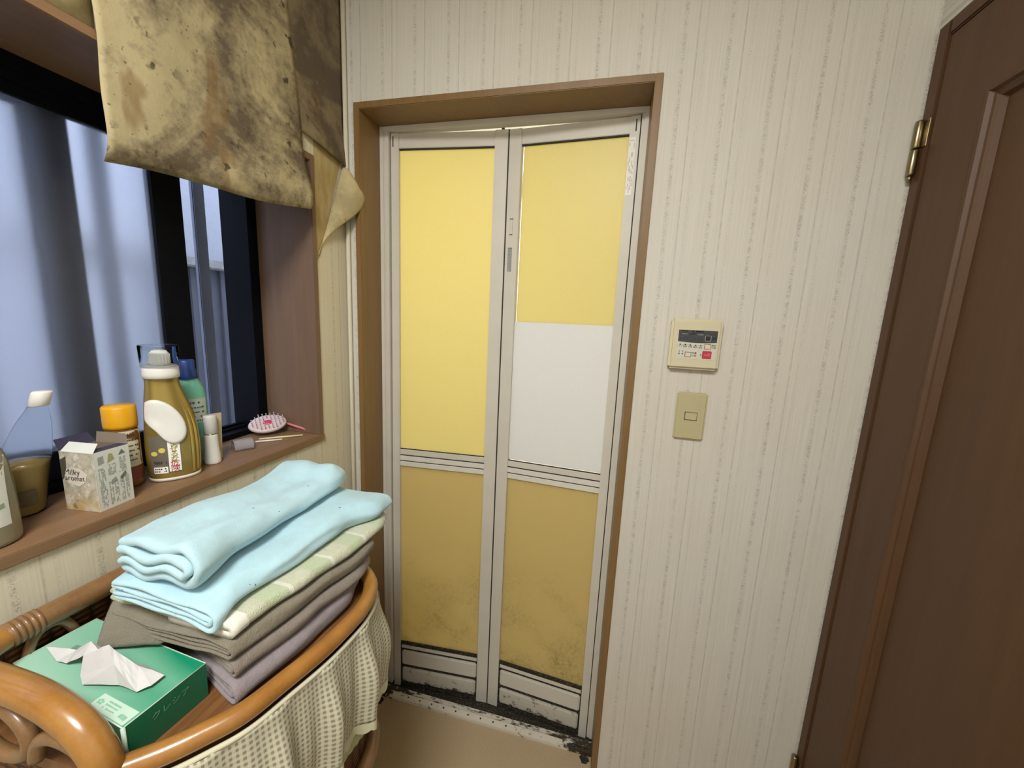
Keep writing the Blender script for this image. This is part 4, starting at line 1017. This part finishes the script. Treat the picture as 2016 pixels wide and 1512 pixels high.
TGRN = tissue_top(); TSIDE = plain('dark_green_card', (26, 104, 72), 0.4, 0, 0.05, 10); TEDGE = plain('pale_green_edge', (196, 222, 204), 0.5)
TT = TZ+0.050; TB = TZ+0.0005
vs = [tbp(a, b, TT) for b in (0, 1) for a in (0, 1)]
mk('top', vs+[v-Vector((0, 0, 0.001)) for v in vs], [(0, 1, 3, 2), (4, 5, 7, 6), (0, 1, 5, 4), (2, 3, 7, 6), (0, 2, 6, 4), (1, 3, 7, 5)], TGRN, tb, uv=[(0, 0), (1, 0), (0, 1), (1, 1)]*2)
ring4 = [(0, 0), (1, 0), (1, 1), (0, 1)]
sides = []
for i in range(4):
    a, b_ = ring4[i], ring4[(i+1) % 4]
    p, q = tbp(*a, TB), tbp(*b_, TB); n = (q-p).cross(Vector((0, 0, 1))).normalized()*0.001
    if (p+n-tbp(0.5, 0.5, TB)).length > (p-tbp(0.5, 0.5, TB)).length: n = -n
    h = Vector((0, 0, TT-0.001-TB))
    sides.append(mk('side', [p, q, q+h, p+h, p+n, q+n, q+n+h, p+n+h], [(0, 1, 2, 3), (7, 6, 5, 4), (0, 4, 5, 1), (1, 5, 6, 2), (2, 6, 7, 3), (3, 7, 4, 0)], TSIDE, tb))
tube('edge', [tbp(a, b, TT-0.0003) for a, b in ring4]+[tbp(0, 0, TT-0.0003)], 0.0009, TEDGE, tb, 8)
tube('edge', [tbp(1, 1, TB+0.001), tbp(1, 1, TT)], 0.0022, TEDGE, tb, 8)
mk('pull_tab', [tbp(0.70, 0.985, TT+0.0002), tbp(0.985, 0.985, TT+0.0002), tbp(0.985, 0.80, TT+0.0002), tbp(0.70, 0.80, TT+0.0002)], [(0, 1, 2, 3)], TEDGE, tb)
def tlf(u, v): return tbp(0.70+0.285*u, 0.985-0.185*v, TT+0.0006)
text('tab_mark', [('✿', 0.5, 0.12, 0.5, 0.16)], TGRN, tb, tlf)
marks('tab_print', [(0.27, 0.62, 0.74, 0.14), (0.27, 0.66, 0.52, 0.12), (0.27, 0.60, 0.30, 0.12), (0.74, 0.92, 0.36, 0.34)], TGRN, tb, tlf, 6, 0.03)
mk('opening', [tbp(0.16, 0.46, TT+0.0003), tbp(0.5, 0.34, TT+0.0003), tbp(0.84, 0.42, TT+0.0003), tbp(0.84, 0.58, TT+0.0003), tbp(0.5, 0.66, TT+0.0003), tbp(0.16, 0.56, TT+0.0003)], [(0, 1, 2, 3, 4, 5)], plain('opening_film', (120, 150, 138), 0.4), tb)
pr, qr = tbp(1, 0, TB), tbp(1, 1, TB); dr = (pr-qr).normalized(); nr = Vector((dr.y, -dr.x, 0)); nr = nr if nr.x > 0 else -nr
text('brand_text', [('クレシア', 0.0105, 0.046, 0.033)], plain('pale_green_ink', (110, 168, 140), 0.5), tb, lambda u, z: qr+dr*u+nr*0.0012+Vector((0, 0, z)))
T_ = dict(a=(0.065, -0.733, 0.912), b=(0.093, -0.738, 0.9025), c=(0.111, -0.738, 0.905), d=(0.131, -0.722, 0.928), e=(0.172, -0.726, 0.938), f=(0.137, -0.734, 0.92), g=(0.151, -0.746, 0.906), h=(0.165, -0.752, 0.9025), i=(0.208, -0.741, 0.904), j=(0.194, -0.736, 0.925), k=(0.179, -0.726, 0.933), l=(0.237, -0.741, 0.904), m=(0.247, -0.732, 0.906), n=(0.247, -0.717, 0.906), o=(0.214, -0.723, 0.915), p=(0.155, -0.727, 0.924), q=(0.16, -0.712, 0.903), r=(0.21, -0.712, 0.903), s=(0.10, -0.722, 0.908))
ks = list(T_); ix = {k: i for i, k in enumerate(ks)}
fc = ['abcs', 'scd', 'dcf', 'dfp', 'pfe', 'efgj', 'ghij', 'ejk', 'kjil', 'kl' + 'o', 'olmn', 'oqk', 'onr', 'oqr', 'epk', 'pqk', 'dpq']
fs = [tuple(ix[ch] for ch in f) for f in fc]
tp = mk('tissue', [T_[k] for k in ks], fs, plain('soft_tissue', (208, 206, 205), 0.9, 0, 0.02), tb)
bm = bmesh.new(); bm.from_mesh(tp.data); bmesh.ops.triangulate(bm, faces=bm.faces); bmesh.ops.subdivide_edges(bm, edges=bm.edges, cuts=3, use_grid_fill=True)
for v in bm.verts: v.co.z += 0.0018*nz(v.co.x, v.co.y, v.co.z, 70); v.co.z = max(v.co.z, TT+0.001)
bm.to_mesh(tp.data); bm.free(); md = tp.modifiers.new('t', 'SOLIDIFY'); md.thickness = 0.0006

# ------------------------------------------------------------------ folded towels
def nested_u(x0, x1, h, n, jag=0.01, wav=0.0, closed_left=False, sd=0):
    """centre lines of n nested folds; the folds face +x (the front)"""
    rnd = random.Random(sd); out = []
    p = h/(2*n)
    for k in range(n):
        r = (k+0.5)*p; cx = x1-h/2
        xl = x0+rnd.uniform(0, jag)
        low = [(xl+(cx-xl)*i/12, h/2-r+wav*math.sin(i*0.9+k+sd)*0.5) for i in range(13)]
        arcp = [(cx+r*math.sin(a)*1.0, h/2-r*math.cos(a)) for a in [math.pi*i/10 for i in range(1, 10)]]
        up = [(cx+(xl-cx)*i/12, h/2+r+wav*math.sin(i*0.8+2*k+sd)*0.5) for i in range(13)]
        out.append((low+arcp+up, p*0.90))
    return out
def ribbon(cl, t):
    n = len(cl); L = []; Rr = []
    for i in range(n):
        a = Vector(cl[max(i-1, 0)]); b_ = Vector(cl[min(i+1, n-1)]); d = (b_-a).normalized(); nn = Vector((-d.y, d.x))
        c = Vector(cl[i]); L.append(c+nn*t/2); Rr.append(c-nn*t/2)
    return L+Rr[::-1]
def towel(name, label, y0, y1, prof, fx, fz, mat, ns=34, amp=0.0018, seed=0, hs=None, ends=0.010, slant=0.0, group='towels stacked on the rattan cabinet'):
    """prof: list of (centre line, thickness); fx(s), fz(s, x) shift each station; hs(s) scales the height"""
    vs = []; fs = []; rnd = random.Random(seed+5)
    for (cl, t) in prof:
        o = ribbon(cl, t); m_ = len(o); ya = y0+rnd.uniform(-1, 1)*ends*0.4; yb = y1+rnd.uniform(-1, 1)*ends
        b0 = len(vs)
        for j in range(ns+1):
            s = j/ns; y = ya+(yb-ya)*s
            rim = 1.0-0.10*(smst(0.965, 1.0, s)+smst(0.03, 0.0, s)); k = (hs(s) if hs else 1.0)
            cxm = sum(p.x for p in o)/m_; czm = 0
            for p in o:
                x = p.x+fx(s); z = p.y*k+fz(s, p.x)
                w_ = nz(x+seed, y, z*0.4, 16.0)*amp+nz(x+seed, y, z, 45.0)*amp*0.35
                vs.append(Vector((x+nz(z*6+seed, y, 3.1, 12)*amp*1.3, y+slant*(p.x-0.333)*(1-s)**2+0.004*nz(x*20+seed, z*30, 1.0, 1.0), z+w_)))
        for j in range(ns):
            for i in range(m_):
                a = b0+j*m_+i; c = b0+j*m_+(i+1) % m_; fs.append((a, c, c+m_, a+m_))
        h = m_//2
        for j, rev in ((0, False), (ns, True)):
            for i in range(h-1):
                q = (b0+j*m_+i, b0+j*m_+i+1, b0+j*m_+m_-2-i, b0+j*m_+m_-1-i); fs.append(q[::-1] if rev else q)
    zmin = min(v.z for v in vs); org = Vector((sum(v.x for v in vs)/len(vs), sum(v.y for v in vs)/len(vs), zmin))
    r = thing(name, label, 'towel', org, None, group)
    o = mk('folded_cloth', vs, fs, mat, r, True); md = o.modifiers.new('s', 'SUBSURF'); md.levels = 1; md.render_levels = 1
    return r
def py(y0, y1, xr, pts):
    q = [((y-y0)/(y1-y0), x-xr) for y, x in pts]; q[0] = (0.0, q[0][1]); q[-1] = (1.0, q[-1][1]); return pw(q)
def pw(pts):
    def f(s):
        for (a, va), (b_, vb) in zip(pts, pts[1:]):
            if s <= b_: t = (s-a)/(b_-a); t = t*t*(3-2*t); return va+(vb-va)*t
        return pts[-1][1]
    return f
# right edge at x = 0.33 in profile space, shifted per station
T1 = towel('folded_towel', 'lavender grey folded towel at the bottom of the stack', -0.696, -0.428, nested_u(0.11, 0.333, 0.035, 2, sd=1, wav=0.004), py(-0.696, -0.428, 0.333, [(-0.696, 0.333), (-0.58, 0.350), (-0.50, 0.356), (-0.45, 0.340), (-0.428, 0.330)]), lambda s, x: TZ+0.0022, LAV, seed=1, amp=0.0024, slant=-0.30, ends=0.004)
T2 = towel('folded_towel', 'taupe grey folded towel lying on the lavender towel', -0.690, -0.422, nested_u(0.11, 0.325, 0.025, 2, sd=2, wav=0.003), py(-0.690, -0.422, 0.325, [(-0.69, 0.325), (-0.57, 0.345), (-0.47, 0.360), (-0.422, 0.350)]), lambda s, x: TZ+0.0375, TAUPE2, seed=2, amp=0.0028, slant=-0.26, ends=0.004)
T3 = towel('folded_towel', 'olive grey folded towel with a corner spilling over the tissue box', -0.684, -0.418, nested_u(0.10, 0.321, 0.024, 2, sd=3, wav=0.003), py(-0.684, -0.418, 0.321, [(-0.684, 0.321), (-0.57, 0.340), (-0.46, 0.357), (-0.418, 0.352)]), lambda s, x: TZ+0.0635, TAUPE, seed=3, amp=0.0028)
T4 = towel('folded_towel', 'pale green checked terry towel with white hem under the blue towels', -0.674, -0.345, nested_u(0.08, 0.316, 0.021, 1, sd=4), py(-0.674, -0.345, 0.316, [(-0.674, 0.316), (-0.628, 0.319), (-0.554, 0.334), (-0.47, 0.348), (-0.385, 0.353), (-0.345, 0.340)]), lambda s, x: TZ+0.0885, GREENT, seed=4, ns=44, amp=0.0022)
T5 = towel('folded_towel', 'lower pale blue fleece towel lying on the green checked towel', -0.690, -0.320, nested_u(0.11, 0.302, 0.032, 2, wav=0.005, sd=5), py(-0.690, -0.320, 0.302, [(-0.69, 0.302), (-0.644, 0.291), (-0.54, 0.304), (-0.44, 0.313), (-0.375, 0.345), (-0.320, 0.338)]), lambda s, x: TZ+0.1105-0.012*smst(0.12, 0.0, s)*smst(0.2, 0.3, x)+0.0008*math.sin(s*9), BLUE2, seed=5, amp=0.0048, hs=pw([(0, 0.95), (0.4, 0.95), (0.8, 1.15), (1, 0.85)]))
T6 = towel('folded_towel', 'upper pale blue fleece towel on top of the stack', -0.683, -0.322, nested_u(0.112, 0.268, 0.050, 2, wav=0.007, jag=0.012, sd=6), py(-0.683, -0.322, 0.268, [(-0.683, 0.266), (-0.60, 0.247), (-0.51, 0.238), (-0.413, 0.240), (-0.36, 0.238), (-0.322, 0.226)]), lambda s, x: TZ+0.1440+0.0015*smst(0.3, 0.9, s), BLUE, seed=6, amp=0.0046, hs=pw([(0, 1.20), (0.3, 1.0), (0.6, 0.72), (0.76, 0.74), (0.9, 1.04), (1, 0.74)]))
# white hem band of the green towel and the spilled corner of the olive one
hb = nested_u(0.20, 0.3165, 0.0222, 1, sd=4)[0]
o_ = ribbon(hb[0], hb[1]*1.08); vs = [Vector((p.x, y, p.y+TZ+0.0879)) for y in (-0.678, -0.668, -0.656) for p in o_]; m_ = len(o_)
fs = [(j*m_+i, j*m_+(i+1) % m_, (j+1)*m_+(i+1) % m_, (j+1)*m_+i) for j in range(2) for i in range(m_)]+[(i, i+1, m_-2-i, m_-1-i) for i in range(m_//2-1)]
mk('white_hem', vs, fs, HEMW, T4, True)
def corner(u, v):
    A, B_, Cc, Dd = Vector((0.072, -0.645, 0.944)), Vector((0.119, -0.712, 0.9045)), Vector((0.192, -0.684, 0.9068)), Vector((0.285, -0.660, 0.942))
    p = A.lerp(Dd, u).lerp(B_.lerp(Cc, u), v); p.z += 0.016*math.sin(math.pi*v)*(0.7+0.3*math.sin(u*5))+0.0015*nz(p.x, p.y, 1, 60); return p
sheet('towel_corner', corner, 20, 16, TAUPE, None, None, 0.0045, False, T3)
